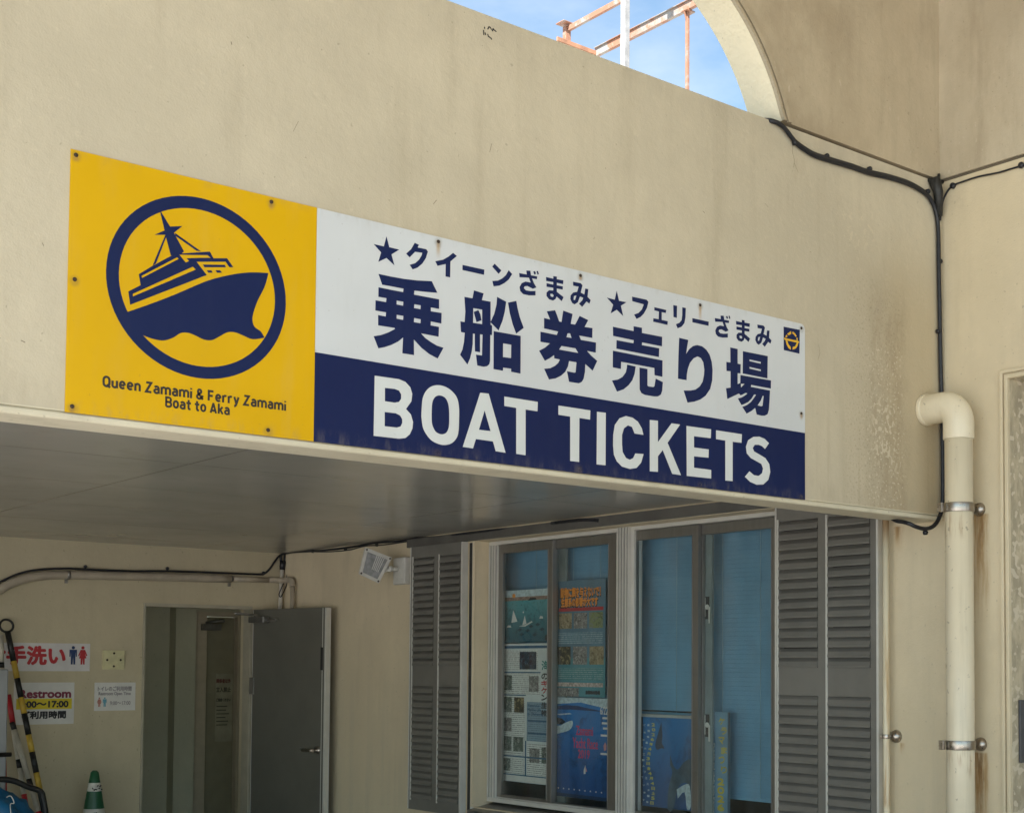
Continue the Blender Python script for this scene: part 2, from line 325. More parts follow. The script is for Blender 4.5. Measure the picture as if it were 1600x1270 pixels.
def mk_thin():
    n = NT('rust stained thin pipe')
    c = n.mix(n.step(n.noise((20, 20, 1.0), 5, 0.65), 0.54, 0.72), (0.76, 0.68, 0.51), (0.50, 0.32, 0.14))
    z = W(1384, 814)[1]
    c = n.mix(n.mul(n.step(n.Z, z-0.14, z-0.01), 0.7), c, (0.38, 0.20, 0.07))
    z2 = W(1384, 1150)[1]
    c = n.mix(n.mul(n.band(n.Z, z2-0.3, z2-0.02, 0.02), n.step(n.noise((50, 50, 3), 4), 0.4, 0.6), 0.6), c, (0.42, 0.22, 0.07))
    return n.bs(c, 0.5)
M_thin = mk_thin()
M_steel = plain('stainless clamp', (0.40, 0.36, 0.32), 0.3, 1.0, 0.15, 40)
def mk_alu(name, col, rough, k=(40, 40, 2)):
    n = NT(name); f = n.step(n.noise(k, 4), 0.3, 0.7)
    c = n.mix(f, tuple(v*0.88 for v in col), col)
    c = n.mix(n.mul(n.step(n.noise(7, 5, 0.7), 0.55, 0.75), 0.3), c, tuple(v*0.6 for v in col))
    return n.bs(c, n.op('MULTIPLY_ADD', n.noise(k, 3), 0.2, rough-0.1), 0.85)
M_alu = mk_alu('weathered aluminium', (0.60, 0.585, 0.55), 0.34)
M_alul = plain('lit aluminium', (0.62, 0.61, 0.57), 0.34, 0.15, 0.05, 9)  # pale copy of the metal; light on faces turned outdoors is in its colour
M_aludim = mk_alu('dim grey aluminium', (0.30, 0.292, 0.278), 0.40)  # darker copy of the same metal; shade on the sash fronts is in it
M_slat = plain('grey louver paint', (0.19, 0.183, 0.166), 0.45, 0.2, 0.09, 5)
M_dark = plain('dark gap', (0.02, 0.02, 0.02), 0.7)
M_header = plain('grey rail and ridge shadow', (0.13, 0.125, 0.115), 0.5, 0.3, 0.15, 6)
def mk_glass():
    n = NT('window glass')
    t = n.t.nodes.new('ShaderNodeBsdfTransparent'); t.inputs[0].default_value = (0.94, 0.97, 0.97, 1)
    g = n.t.nodes.new('ShaderNodeBsdfGlossy'); g.inputs['Roughness'].default_value = 0.02
    fr = n.t.nodes.new('ShaderNodeFresnel'); fr.inputs[0].default_value = 1.5
    m = n.t.nodes.new('ShaderNodeMixShader')
    ge = n.t.nodes.new('ShaderNodeNewGeometry'); ff = n.mul(fr.outputs[0], n.sub(1.0, ge.outputs['Backfacing']))
    n.t.links.new(ff, m.inputs[0]); n.t.links.new(t.outputs[0], m.inputs[1]); n.t.links.new(g.outputs[0], m.inputs[2]); df = n.t.nodes.new('ShaderNodeBsdfDiffuse'); df.inputs[0].default_value = (0.6, 0.6, 0.57, 1)
    m2 = n.t.nodes.new('ShaderNodeMixShader'); n.put(m2.inputs[0], n.op('MULTIPLY_ADD', n.step(n.noise((6, 6, 1.5), 5, 0.65), 0.42, 0.75), 0.05, 0.012))
    n.t.links.new(m.outputs[0], m2.inputs[1]); n.t.links.new(df.outputs[0], m2.inputs[2]); n.t.links.new(m2.outputs[0], n.o.inputs[0])
    return n.m
M_glass = mk_glass()
M_blind = plain('teal blind slats', (0.17, 0.36, 0.52), 0.45, 0, 0.08, 4)
M_cord = plain('pale blind cord', (0.35, 0.45, 0.48), 0.7)
M_wallin = plain('dim room wall', (0.25, 0.25, 0.24), 0.8)
M_door = plain('grey steel door', (0.125, 0.122, 0.103), 0.42, 0.0, 0.07, 4, 0.02)
M_jamb = plain('cream door frame', (0.46, 0.40, 0.29), 0.5, 0, 0.06)
M_paper = plain('paper', (0.66, 0.65, 0.62), 0.75, 0, 0.05, 12)
M_paper2 = plain('laminated paper', (0.62, 0.60, 0.60), 0.45, 0, 0.08, 8)
M_red = plain('red print', (0.42, 0.022, 0.03), 0.5)
M_blue = plain('blue print', (0.01, 0.035, 0.12), 0.5)
M_yel = plain('yellow print', (0.62, 0.50, 0.02), 0.55)
M_blk = plain('black print', (0.015, 0.015, 0.02), 0.55)
M_plate = plain('aged cream plastic', (0.60, 0.56, 0.33), 0.45, 0, 0.1, 20)
M_conduit = plain('grey beige conduit', (0.40, 0.345, 0.27), 0.5, 0, 0.12, 7)
M_conduit2 = plain('pale conduit', (0.55, 0.52, 0.46), 0.45, 0, 0.12, 7)
M_lampbody = plain('off white lamp housing', (0.62, 0.61, 0.57), 0.45, 0, 0.1, 12)
M_lens = plain('lamp reflector', (0.46, 0.47, 0.48), 0.16, 0.5, 0.3, 25)
M_green = plain('green cone plastic', (0.008, 0.085, 0.035), 0.35, 0, 0.12, 14)
M_cw = plain('white reflective band', (0.66, 0.64, 0.58), 0.5, 0, 0.15, 20)
M_ylw = plain('yellow bar plastic', (0.55, 0.36, 0.05), 0.45, 0, 0.15, 20)
M_bar = plain('black bar plastic', (0.012, 0.012, 0.012), 0.45)
M_rd = plain('red bar plastic', (0.45, 0.02, 0.03), 0.4)
M_wb = plain('dirty white bar plastic', (0.50, 0.46, 0.38), 0.5, 0, 0.15, 16)
M_tarp = plain('blue tarpaulin', (0.01, 0.12, 0.26), 0.45, 0, 0.2, 8)
M_grey = plain('grey painted steel', (0.30, 0.31, 0.32), 0.45, 0.1, 0.06, 6)
M_conc = plaster('sunlit concrete paving', (0.46, 0.445, 0.42), tex=0.3, streak=0.0, k_fine=60)
M_roof = plaster('concrete roof', (0.40, 0.38, 0.33), tex=0.3)
M_ceil = plaster('shade canopy underside', (0.50, 0.45, 0.35), tex=0.2)
def mk_rail():
    n = NT('rusting white steel')
    r = n.step(n.noise(5.0, 6, 0.7), 0.38, 0.56)
    c = n.mix(r, (0.29, 0.27, 0.25), (0.29, 0.135, 0.08)); c = n.mix(n.mul(n.step(n.noise(24, 4, 0.7), 0.55, 0.65), 0.6), c, (0.36, 0.22, 0.16))
    return n.bs(c, 0.6, 0, n.bump(n.noise(40, 4), 0.3, 0.003))
M_rail = mk_rail()
def photo_mat(name, cols, k=22, det=5):
    n = NT(name); f = n.noise(k, det, 0.7, 1.5); c = n.mix(n.step(f, 0.35, 0.5), cols[0], cols[1]); c = n.mix(n.step(n.noise(k*1.7, det, 0.7, 1.0), 0.5, 0.62), c, cols[2])
    return n.bs(c, 0.5)
M_ph = [photo_mat('print of brush', ((0.10, 0.07, 0.03), (0.28, 0.22, 0.12), (0.40, 0.33, 0.22))),
        photo_mat('print of rubble', ((0.03, 0.03, 0.03), (0.20, 0.19, 0.18), (0.42, 0.40, 0.38)), 34),
        photo_mat('print of weeds', ((0.07, 0.10, 0.04), (0.20, 0.24, 0.10), (0.20, 0.21, 0.20)), 18),
        photo_mat('print of dark cave', ((0.012, 0.010, 0.008), (0.05, 0.04, 0.02), (0.30, 0.24, 0.12)), 14),
        photo_mat('print of deep water', ((0.005, 0.007, 0.012), (0.02, 0.03, 0.05), (0.06, 0.11, 0.17)), 16),
        photo_mat('print of coral', ((0.02, 0.03, 0.025), (0.10, 0.13, 0.11), (0.36, 0.36, 0.34)), 30)]
M_teal = plain('teal print', (0.06, 0.24, 0.29), 0.5, 0, 0.12, 5)
M_slate = plain('slate blue print', (0.09, 0.19, 0.27), 0.5, 0, 0.15, 5)
M_orange = plain('orange print', (0.80, 0.27, 0.02), 0.5)
M_pale = plain('pale print', (0.45, 0.55, 0.58), 0.6, 0, 0.2, 60)
M_fine = None
def mk_fine(name, paper, ink, k=(1, 300, 330)):
    n = NT(name); rows = n.step(n.op('SINE', n.mul(n.Z, 520.0)), -0.1, 0.3); ch = n.step(n.noise((1, 190, 40), 2, 0.6), 0.42, 0.5)
    return n.bs(n.mix(n.mul(rows, ch, 0.75), paper, ink), 0.6)
M_fine = mk_fine('small print on white', (0.74, 0.75, 0.71), (0.12, 0.12, 0.13))
M_fineb = mk_fine('small white print on blue', (0.09, 0.20, 0.27), (0.42, 0.50, 0.53))
M_finet = mk_fine('small pale print on teal', (0.05, 0.22, 0.24), (0.36, 0.46, 0.46))
def mk_sea(name, top, bottom, z0, z1, k):
    n = NT(name); c = n.mix(n.step(n.Z, z0, z1), bottom, top)
    c = n.mix(n.mul(n.step(n.noise(k, 5, 0.65, 0.6), 0.5, 0.65), 0.55), c, tuple(v*0.4 for v in bottom))
    return n.bs(c, 0.45)

# ================================================================== SETTING
g = MB(); g.rect(-400, 400, -400, 400, lambda u, v, d: Vector((u, v, d)), 0.0); struct(g.build('ground', M_conc))
# roof slab behind the parapet, unseen canopy added to keep the sun off the sign wall
rf = MB(); rf.box(-5, 12, DF+0.145, 15, ZC+0.004+0.25, ZC+0.45)
tag(rf.build('roof', M_roof), 'flat grey concrete roof behind the parapet of the sign wall', 'roof')
cp = MB(); cp.box(-3.0, XW+0.3, -6.0, DF+0.3, 5.4, 5.6)
tag(cp.build('shade_canopy', M_ceil), 'unseen beige flat canopy added high up to shade the sign wall', 'roof')
# sign wall -----------------------------------------------------------------
Z0 = ZLIP
fas = MB(); ZG = F(100, 642.5)[1]
fas.rect(-9, XW-0.0005, ZG+0.004, ZT, Fm, 0, -0.14)
fascia = fas.build('sign_wall', M_fascia)
tag(fascia, 'long beige plastered wall above the opening that carries the boat tickets sign', 'wall')
lip = MB()
prof = [(0.0, ZG+0.004), (0.0, ZG), (-0.006, ZG-0.001), (-0.006, ZG-0.005), (0.007, ZG-0.007), (0.007, Z0+0.004), (0.002, Z0), (-0.14, Z0), (-0.14, ZG+0.004)]
def lipmap(u, v, d): return Vector((d, DF-u, v))
lip.slab([prof], lipmap, -9, XW-0.0005)
lip.build('drip_lip', M_lip, fascia)
sf = MB(); sf.box(-9, XW, DF+0.141, YB+0.0, ZC, ZC+0.24)
tag(sf.build('soffit_ceiling', M_soffit), 'dark glossy grey ceiling of jointed panels under the sign wall', 'ceiling')
# graffiti and scratches on the sign wall
M_scr = plain('brown scratch', (0.22, 0.18, 0.13), 0.8)
gr = MB()
def stroke2(mb, pts, wd, mp, d, m=0):
    for (a, b) in zip(pts, pts[1:]):
        a = Vector((*a, 0)); b = Vector((*b, 0)); t = (b-a)
        if t.length < 1e-6: continue
        n_ = Vector((-t.y, t.x, 0)).normalized()*wd/2; t = t.normalized()*wd*0.3
        mb.slab([[(a-n_-t)[:2], (b-n_+t)[:2], (b+n_+t)[:2], (a+n_-t)[:2]]], mp, d, None, m)
for pts in ([(757, 43), (757, 45)], [(755.5, 48), (755.8, 55)], [(758, 52), (758.6, 55)], [(762, 54), (763, 58)], [(764.5, 58), (766, 60)], [(767, 60), (768, 62)],
            [(762, 46), (764, 42.5), (766, 43.5), (767.5, 46.5)], [(769, 49), (770.5, 45.5), (772, 47.5)], [(773, 48), (775, 50)]):
    stroke2(gr, [F(*p) for p in pts], 0.0042, Fm, 0.0006)
gr.build('graffiti', M_blk, fascia)
for pts, wd in (([(768, 225), (765, 238)], 0.002), ([(682, 313), (677, 319)], 0.002), ([(361, 66), (362, 70)], 0.003), ([(466, 190), (458, 206)], 0.0014), ([(33, 532), (39, 535)], 0.003),
                ([(1238, 225), (1238, 238), (1241, 250), (1240, 262)], 0.0022), ([(1241, 255), (1247, 270)], 0.0018), ([(1279, 538), (1281, 552), (1278, 562)], 0.0015), ([(66, 380), (68, 384)], 0.002),
                ([(1195, 318), (1200, 324)], 0.0018), ([(1098, 330), (1101, 333)], 0.0025)):
    scr = MB(); stroke2(scr, [F(*p) for p in pts], wd*0.8, Fm, 0.0006); scr.build('scratch', M_scr, fascia)
# arched wall above the parapet --------------------------------------------
AX, AZ, AR, AXL = 3.147, 3.4355, 0.835, 2.35
def arch_loop(r, n=24):
    a0 = math.asin((ZT-AZ)/r); pts = []
    for i in range(n+1):
        t = a0+(math.pi/2-a0)*i/n; pts.append((AX+r*math.cos(t), AZ+r*math.sin(t)))
    for i in range(n+1):
        t = math.pi/2+(math.pi/2-a0)*i/n; pts.append((AXL+r*math.cos(t), AZ+r*math.sin(t)))
    return pts
aw = MB()
al = arch_loop(AR)
poly = [(XW-0.0005, ZT+0.013), (XW-0.0005, 5.4), (-9, 5.4), (-9, ZT+0.013)] + [(x, max(z, ZT+0.013)) for x, z in reversed(al)]
aw.slab([poly], Fm, 0.004, -0.15)
for f_i, f in enumerate(aw.f):                # reveal faces of the arch
    c = sum((Vector(aw.v[i]) for i in f), Vector())/len(f)
    ys = [aw.v[i][1] for i in f]
    if max(ys)-min(ys) > 0.1 and c.z > ZT+0.016 and c.z < 4.5 and c.x > -8 and c.x < XW-0.3: aw.mi[f_i] = 1
arch = aw.build('arch_wall', [M_arch, M_reveal])
tag(arch, 'brown stained wall with an arched opening to the sky above the parapet', 'wall')
mo = MB(); r0, r1, r2 = AR+0.0, AR+0.016, AR+0.034
def arcband(mb, ra, rb, d0, d1):
    a, b = arch_loop(ra), arch_loop(rb)
    a[0] = (a[0][0], ZT+0.013); b[0] = (b[0][0], ZT+0.013); a[-1] = (a[-1][0], ZT+0.013); b[-1] = (b[-1][0], ZT+0.013)
    mb.slab([a+b[::-1]], Fm, d0, d1)
arcband(mo, r0+0.001, r0+0.014, 0.018, 0.0042); arcband(mo, r0+0.026, r0+0.046, 0.016, 0.0042)
gv = MB(); arcband(gv, r0+0.0145, r0+0.0255, 0.0055, 0.0042); gv.build('moulding_groove', plain('shadow groove', (0.12, 0.095, 0.065), 0.8), arch)  # dark band paints the shade in the moulding groove
mo.build('arch_moulding', M_arch, arch)
sj = MB(); sj.rect(-9, XW-0.001, ZT+0.0005, ZT+0.0125, Fm, -0.022, -0.14); sj.build('joint', M_dark, arch)  # near-black strip puts the joint's shadow into colour
# restroom wall with doorway -------------------------------------------------
dl, dr, dz = B(226, 942)[0], B(391, 951)[0], 2.010
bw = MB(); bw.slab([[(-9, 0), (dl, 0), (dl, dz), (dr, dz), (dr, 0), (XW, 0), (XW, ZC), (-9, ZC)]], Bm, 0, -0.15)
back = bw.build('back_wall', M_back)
tag(back, 'beige back wall under the soffit with the restroom doorway', 'wall')
fr = MB()
fr.slab([[(dl-0.010, 0), (dl+0.004, 0), (dl+0.004, dz-0.008), (dr-0.004, dz-0.008), (dr-0.004, 0), (dr+0.012, 0), (dr+0.012, dz+0.016), (dl-0.010, dz+0.016)]], Bm, 0.012, -0.10)
fr.build('door_frame', plain('putty door frame', (0.40, 0.365, 0.28), 0.45, 0, 0.08), back)
# door leaf, hinged at the right jamb and open about 100 degrees
HA = math.radians(100); hx, hy = dr+0.01, YB-0.03; lw = 0.845
dv = Vector((-math.cos(HA), -math.sin(HA), 0)); dn = Vector((dv.y, -dv.x, 0))      # along the leaf, and its inner (left) face
if dn.x > 0: dn = -dn
def Dm(u, v, d): return Vector((hx, hy, 0))+dv*u+dn*d+Vector((0, 0, v))
df_ = MB(); df_.rect(0, lw, 0.01, 2.0, Dm, 0.0, -0.038)
door = df_.build('door', M_door, back, 0.002)
ed = MB(); ed.rect(lw-0.012, lw+0.004, 0.012, 1.998, Dm, 0.003, 0.0005); ed.rect(lw-0.040, lw-0.034, 0.012, 1.998, Dm, 0.002, 0.0005); ed.rect(lw+0.0005, lw+0.004, 0.012, 1.998, Dm, 0.0, -0.038)
ed.rect(0.0, 0.006, 0.012, 1.998, Dm, 0.002, 0.0005)
ed.build('lit_edge', M_alul, door)  # pale strips paint the highlight along the leaf's edges
hd = MB(); hd.lathe([(0.028, 0), (0.028, 0.01), (0.012, 0.012), (0.012, 0.045), (0.013, 0.05)], Dm(lw-0.07, 1.0, 0.0), dn, 16)
hd.tube([Dm(lw-0.07, 1.0, 0.048), Dm(lw-0.09, 1.0, 0.052), Dm(lw-0.19, 0.998, 0.05)], 0.011)
hd.build('handle', M_steel, door)
lk = MB(); lk.rect(lw-0.055, lw-0.03, 1.56, 1.72, Dm, 0.0035, 0.0032); lk.rect(lw-0.048, lw-0.038, 1.575, 1.60, Dm, 0.005, 0.0036); lk.build('vent_slot', M_dark, door)
cl = MB(); cl.rect(0.02, 0.20, 1.90, 1.945, Dm, 0.06, 0.004); cl.rect(0.20, 0.33, 1.912, 1.93, Dm, 0.045, 0.02)
cl.tube([Dm(0.11, 1.955, 0.04), Vector((dr-0.18, YB-0.14, 1.965))], 0.009); cl.tube([Vector((dr-0.18, YB-0.14, 1.965)), Vector((dr-0.10, YB-0.015, 1.975))], 0.009)
cl.build('door_closer', M_aludim, door, 0.004)
hg = MB(); hg.rect(-0.02, 0.03, 1.38, 1.50, Dm, 0.012, 0.0035); hg.build('hinge', M_alu, door)
# passage seen through the doorway -------------------------------------------
PYB = YB+1.15
pw = MB(); pxw = B(300, 1000, -1.15)[0]; px2 = B(368, 1000, -1.15)[0]
pw.rect(dl-0.9, pxw, 0, ZC, lambda u, v, d: Vector((u, PYB-d, v)), 0, -0.1)
xx = B(277, 1000, -1.0)[0]; pw.rect(xx, pxw-0.02, 0, ZC-0.001, lambda u, v, d: Vector((u, PYB-d, v)), 0.12, 0.001)
pw.box(px2+0.03, px2+0.15, YB+0.151, PYB+0.6, 0, ZC)
pw.box(dl-0.95, dl-0.85, YB+0.151, PYB-0.001, 0, ZC)
pw.rect(pxw, px2+0.03, 2.02, ZC, lambda u, v, d: Vector((u, PYB-d, v)), 0, -0.1)
pas = pw.build('passage_wall', M_room)
tag(pas, 'dim greenish beige inner wall seen through the restroom doorway', 'wall')
ij = MB(); j1 = B(321, 1000, -1.15)[0]
ij.slab([[(pxw, 0), (j1, 0), (j1, 1.985), (px2+0.005, 1.985), (px2+0.005, 0), (px2+0.03, 0), (px2+0.03, 2.02), (pxw, 2.02)]], lambda u, v, d: Vector((u, PYB-d, v)), 0.03, -0.08)
ij.rect(pxw+0.028, pxw+0.032, 0, 2.0, lambda u, v, d: Vector((u, PYB-d, v)), 0.0308, 0.0302)
ij.build('inner_door_frame', M_jamb, pas)
idr = MB(); idr.rect(j1+0.004, px2+0.003, 0.01, 1.98, lambda u, v, d: Vector((u, PYB-d, v)), -0.03, -0.07)
indoor = idr.build('inner_door', plain('olive inner door', (0.27, 0.25, 0.17), 0.5, 0, 0.06), pas)
ic = MB(); cxx = B(332, 968, -1.1)[0]; ic.box(cxx-0.09, cxx+0.06, PYB-0.09, PYB-0.032, 1.87, 1.92); ic.tube([(cxx-0.06, PYB-0.06, 1.93), (cxx+0.05, PYB-0.16, 1.945), (cxx+0.08, PYB-0.04, 1.96)], 0.01)
ic.build('inner_closer', M_aludim, indoor)
pm = lambda u, v, d: Vector((u, PYB-d, v))
nn = MB(); n0, n1 = B(337, 1040, -1.18)[0], B(364, 1040, -1.18)[0]; nz1, nz0 = B(340, 1052, -1.18)[1], B(340, 1158, -1.18)[1]
nn.rect(n0, n1, nz0, nz1, pm, -0.027, -0.0285)
for i, (tx, hh) in enumerate((('関係者以外', 0.032), ('立入禁止', 0.04), ('ご遠慮ください', 0.024))):
    text(nn, tx, pm, -0.0265, n0+0.008, nz1-0.075-i*0.075, width=(n1-n0)*0.82, height=hh, bold=0.0018, m=1 if i else 2)
for i in range(6): nn.rect(n0+0.012, n0+0.012+(n1-n0)*random.uniform(0.5, 0.85), nz1-0.27-i*0.03, nz1-0.262-i*0.03, pm, -0.0265, None, 1)
tag(nn.build('door_notice', [plain('yellowed film', (0.33, 0.31, 0.22), 0.6), plain('faded black print', (0.08, 0.08, 0.06), 0.6), plain('faded maroon print', (0.16, 0.06, 0.05), 0.6)]), 'faded paper notice with red and black lines on the inner door', 'notice')
# window wall -----------------------------------------------------------------
WY0, WY1 = 4.40, 7.182                      # opening, partly behind the near shutter
WZ0, WZ1 = 0.735, 2.362
RY1, RZ1 = W(1576, 600)[0], W(1574, 592)[1]
sw = MB()
sw.slab([[(-6.5, 0), (YB, 0), (YB, ZC+0.24), (DF+0.15, ZC+0.24), (DF+0.15, 5.4), (-6.5, 5.4)], [(WY0, WZ0), (WY1, WZ0), (WY1, WZ1), (WY0, WZ1)], [(1.9, 0.02), (RY1, 0.02), (RY1, RZ1), (1.9, RZ1)]], Wm, 0, -0.185)
side = sw.build('side_wall', M_side)
tag(side, 'beige plastered wall at the right with ticket office windows, shutters and downpipe', 'wall')
up = MB(); up.rect(-6.5, DF-0.0005, ZT+0.013, 5.39, Wm, 0.009, 0.0003); up.rect(-6.5, DF-0.0005, ZT+0.001, ZT+0.0125, Wm, 0.0015, 0.0003, 1)  # second strip is dark to paint the shadow under the band
upo = up.build('upper_band', [plaster('stained upper side plaster', (0.54, 0.465, 0.345), st_arch, tex=0.28, streak=0.35, dirt=(0.3, 0.24, 0.17)), plain('shadow joint', (0.12, 0.095, 0.065), 0.8)], side)
rc = MB(); rc.rect(1.9, RY1, 0.02, RZ1, Wm, -0.50, -0.52); rc.rect(RY1, RY1+0.1, 0.02, RZ1+0.1, Wm, -0.1855, -0.52); rc.rect(1.8, RY1, RZ1, RZ1+0.1, Wm, -0.1855, -0.499)
def st_rec(n):
    return [((0.29, 0.245, 0.18), n.mul(n.step(n.noise((18, 18, 7), 5, 0.65), 0.36, 0.6), 0.75)), ((0.70, 0.63, 0.50), n.mul(n.step(n.noise(24, 2, 0.4), 0.57, 0.61), 0.8))]
rc.build('doorway_recess', plaster('stained recess plaster', (0.50, 0.44, 0.325), st_rec, tex=0.3), side)
tr = MB(); w0 = 0.006
def trim(a, b, d0, d1):
    tr.slab([[(RY1+a, 0.02), (RY1+a, RZ1+a), (1.9, RZ1+a), (1.9, RZ1+b), (RY1+b, RZ1+b), (RY1+b, 0.02)]], Wm, d0, d1)
trim(0.0005, 0.017, 0.010, 0.0003); trim(0.023, 0.038, 0.014, 0.0003)
tr.build('doorway_trim', M_side, side, 0.003)
pl = MB(); vx = ray(1592, 1093); tt = (RY1-0.004)/vx.y; x0p = vx.x*tt; zt_ = 1.6+vx.z*tt; vx2 = ray(1592, 1191); zb_ = 1.6+vx2.z*(RY1/vx2.y)
pl.box(x0p, x0p+0.12, RY1-0.012, RY1-0.0005, zb_, zt_)
tag(pl.build('metal_plate', plain('dark slate plate', (0.075, 0.075, 0.085), 0.4, 0.1), None, 0.002), 'dark grey flat plate fixed in the doorway recess at far right', 'plate')
# windows
hr = MB(); hr.rect(W(1211, 795)[0]-0.3, W(641, 851)[0], WZ1+0.003, ZC-0.012, Wm, 0.028, 0.0003); hr.build('header_rail', M_header, side, 0.002)
gz0, gz1 = 0.815, 2.285
def window(ya, yb, ga, gb, gc, gd):
    """frame from ya (near) to yb (far); far glass ga..gb, near glass gc..gd (far value first)"""
    f = MB(); D0, D1 = -0.095, -0.150
    FW = 0.082 if yb > WY1-0.01 else 0.026
    f.slab([[(ya, WZ0+0.03), (yb, WZ0+0.03), (yb, WZ1-0.0005), (ya, WZ1-0.0005)], [(ya+0.022, WZ0+0.055), (yb-FW, WZ0+0.055), (yb-FW, WZ1-0.022), (ya+0.022, WZ1-0.022)]], Wm, D0, D1)
    if FW > 0.05:
        for k_ in (0.012, 0.040, 0.066): f.rect(yb-k_-0.010, yb-k_, WZ0+0.056, WZ1-0.024, Wm, D0+0.010, D0+0.0003); f.rect(yb-k_-0.0145, yb-k_-0.0105, WZ0+0.057, WZ1-0.025, Wm, D0+0.001, D0+0.0003, 1)  # thin dark strips paint the shadows beside the frame ridges
    for k in range(2): f.rect(ya+0.022, yb-FW, WZ0+0.055, WZ0+0.062, Wm, -0.118-0.024*k, -0.121-0.024*k)
    win = f.build('window', [M_alul, M_header], side, 0.0015)
    def sash(y0, y1, g0, g1, d, bot):
        s = MB(); s.slab([[(y0, WZ0+0.063), (y1, WZ0+0.063), (y1, WZ1-0.024), (y0, WZ1-0.024)], [(g0, bot), (g1, bot), (g1, gz1), (g0, gz1)]], Wm, d, d-0.022)
        s.rect(g0-0.004, g0-0.0005, bot-0.004, gz1+0.004, Wm, d+0.004, d+0.0002)
        s.build('sash', M_aludim, win, 0.0012)
        p = MB(); p.rect(g0+0.0005, g1-0.0005, bot+0.0005, gz1-0.0005, Wm, d-0.009, d-0.013); p.build('pane', M_glass, win)
    sash(gb-0.045, yb-FW-0.0005, gb, ga, -0.110, gz0)
    sash(ya+0.0225, gc+0.022, gd, gc, -0.136, gz0-0.012)
    return win
d_ = -0.095
y_far, y_mid0, y_mid1 = WY1-0.001, W(968, 1000, d_)[0], W(985, 1000, d_)[0]
win1 = window(y_mid0, y_far, W(786, 1000, -0.118)[0], W(857, 1000, -0.118)[0], W(869, 1000, -0.145)[0], W(952, 1000, -0.145)[0])
win2 = window(WY0+0.001, y_mid1-0.0, W(995, 1000, -0.118)[0], W(1083, 1000, -0.118)[0], W(1099, 1000, -0.145)[0], W(1207, 1000, -0.145)[0])
mu = MB(); mu.rect(y_mid1+0.0005, y_mid0-0.0005, WZ0+0.03, WZ1-0.001, Wm, -0.075, -0.18)
for k in (0.10, 0.36, 0.62, 0.86): yy = y_mid1+(y_mid0-y_mid1)*k; mu.rect(yy, yy+0.010, WZ0+0.03, WZ1-0.002, Wm, -0.067, -0.0747); mu.rect(yy-0.004, yy-0.0005, WZ0+0.031, WZ1-0.003, Wm, -0.0742, -0.0748, 1)  # dark lines next to the mullion ridges are painted shadow
mu.build('mullion', [M_alul, M_header], side, 0.0012)
sl_ = MB(); sl_.slab([[(0.05, WZ0-0.045), (0.05, WZ0-0.015), (-0.18, WZ0+0.029), (-0.18, WZ0-0.045)]], lambda u, v, d: Vector((XW-u, d, v)), WY0+0.001, WY1-0.001)
sl_.build('window_sill', M_aludim, side, 0.002)
ja = MB(); ja.rect(WY1+0.0, WY1+0.022, WZ0, WZ1, Wm, 0.012, 0.0003); ja.build('jamb_trim', M_side, side, 0.002)
# latches on the inner stiles of the near window
for py in (948, 1132):
    l = MB(); ly, lz = W(1105, py, -0.155); l.rect(ly-0.010, ly+0.018, lz-0.062, lz+0.055, Wm, -0.1575, -0.1615); l.build('latch_plate', M_dark, win2, 0.001)
    l = MB(); l.rect(ly-0.020, ly-0.011, lz-0.085, lz+0.0, Wm, -0.1525, -0.1575); l.rect(ly+0.016, ly+0.022, lz-0.05, lz+0.05, Wm, -0.1555, -0.1615); l.lathe([(0.014, 0), (0.014, 0.002), (0.008, 0.0035)], Wm(ly, lz, -0.1553), (-1, 0, 0), 14)
    l.build('latch', M_alul, win2, 0.001)
M_stile = plain('grey green stile', (0.20, 0.245, 0.25), 0.45, 0.05)
for px0, px1, wn, dd in ((1112.5, 1098, win2, -0.162), (884, 866, win1, -0.205)):
    st_ = MB(); a, b = W(px0, 1000, dd)[0], W(px1, 1000, dd)[0]; st_.rect(a, b, WZ0+0.06, WZ1-0.03, Wm, dd, dd-0.013); st_.build('inner_stile', M_stile, wn)
# room behind
rm = MB(); rm.box(XW+0.186, XW+3.0, WY0-0.5, WY0-0.4, 0, 2.6); rm.box(XW+0.186, XW+3.0, WY1+0.3, WY1+0.4, 0, 2.6); rm.box(XW+3.0, XW+3.1, WY0-0.5, WY1+0.4, 0, 2.6); rm.box(XW+0.186, XW+3.1, WY0-0.5, WY1+0.4, 2.6, 2.67); rm.box(XW+0.186, XW+2.9, WY0-0.3, WY1+0.25, 0.0, 0.08)
tag(rm.build('office_room', M_wallin), 'unlit room of the ticket office behind the window blinds', 'room')
# blinds
def blind(y0, y1, zb, label, d=-0.26):
    b = MB(); z = WZ1-0.03; pitch = 0.0235
    while z > zb:
        b.hexa([Wm(y0, z-0.0122, d+0.0045), Wm(y1, z-0.0122, d+0.0045), Wm(y1, z-0.0118, d+0.0052), Wm(y0, z-0.0118, d+0.0052),
                Wm(y0, z+0.0125, d-0.0045), Wm(y1, z+0.0125, d-0.0045), Wm(y1, z+0.0129, d-0.0038), Wm(y0, z+0.0129, d-0.0038)])
        z -= pitch
    root = thing('window_blind', label, 'blind', group='teal blinds behind the office windows')
    b.build('slats', M_blind, root)
    r_ = MB(); r_.rect(y0, y1, zb-0.02, zb, Wm, d+0.012, d-0.012); r_.build('bottom_rail', M_blind, root, 0.002)
    c = MB()
    for k in (0.22, 0.8): yy = y0+(y1-y0)*k; c.tube([Wm(yy, zb, d+0.012), Wm(yy, WZ1-0.02, d+0.012)], 0.0012, 5)
    c.build('cord', M_cord, root)
blind(W(862, 1000, -0.26)[0], W(765, 1000, -0.26)[0], 0.9, 'teal blind behind the sailing boat poster in the far window')
blind(W(957, 1000, -0.26)[0], W(884, 1000, -0.26)[0], 0.9, 'teal blind above the orange titled poster in the far window')
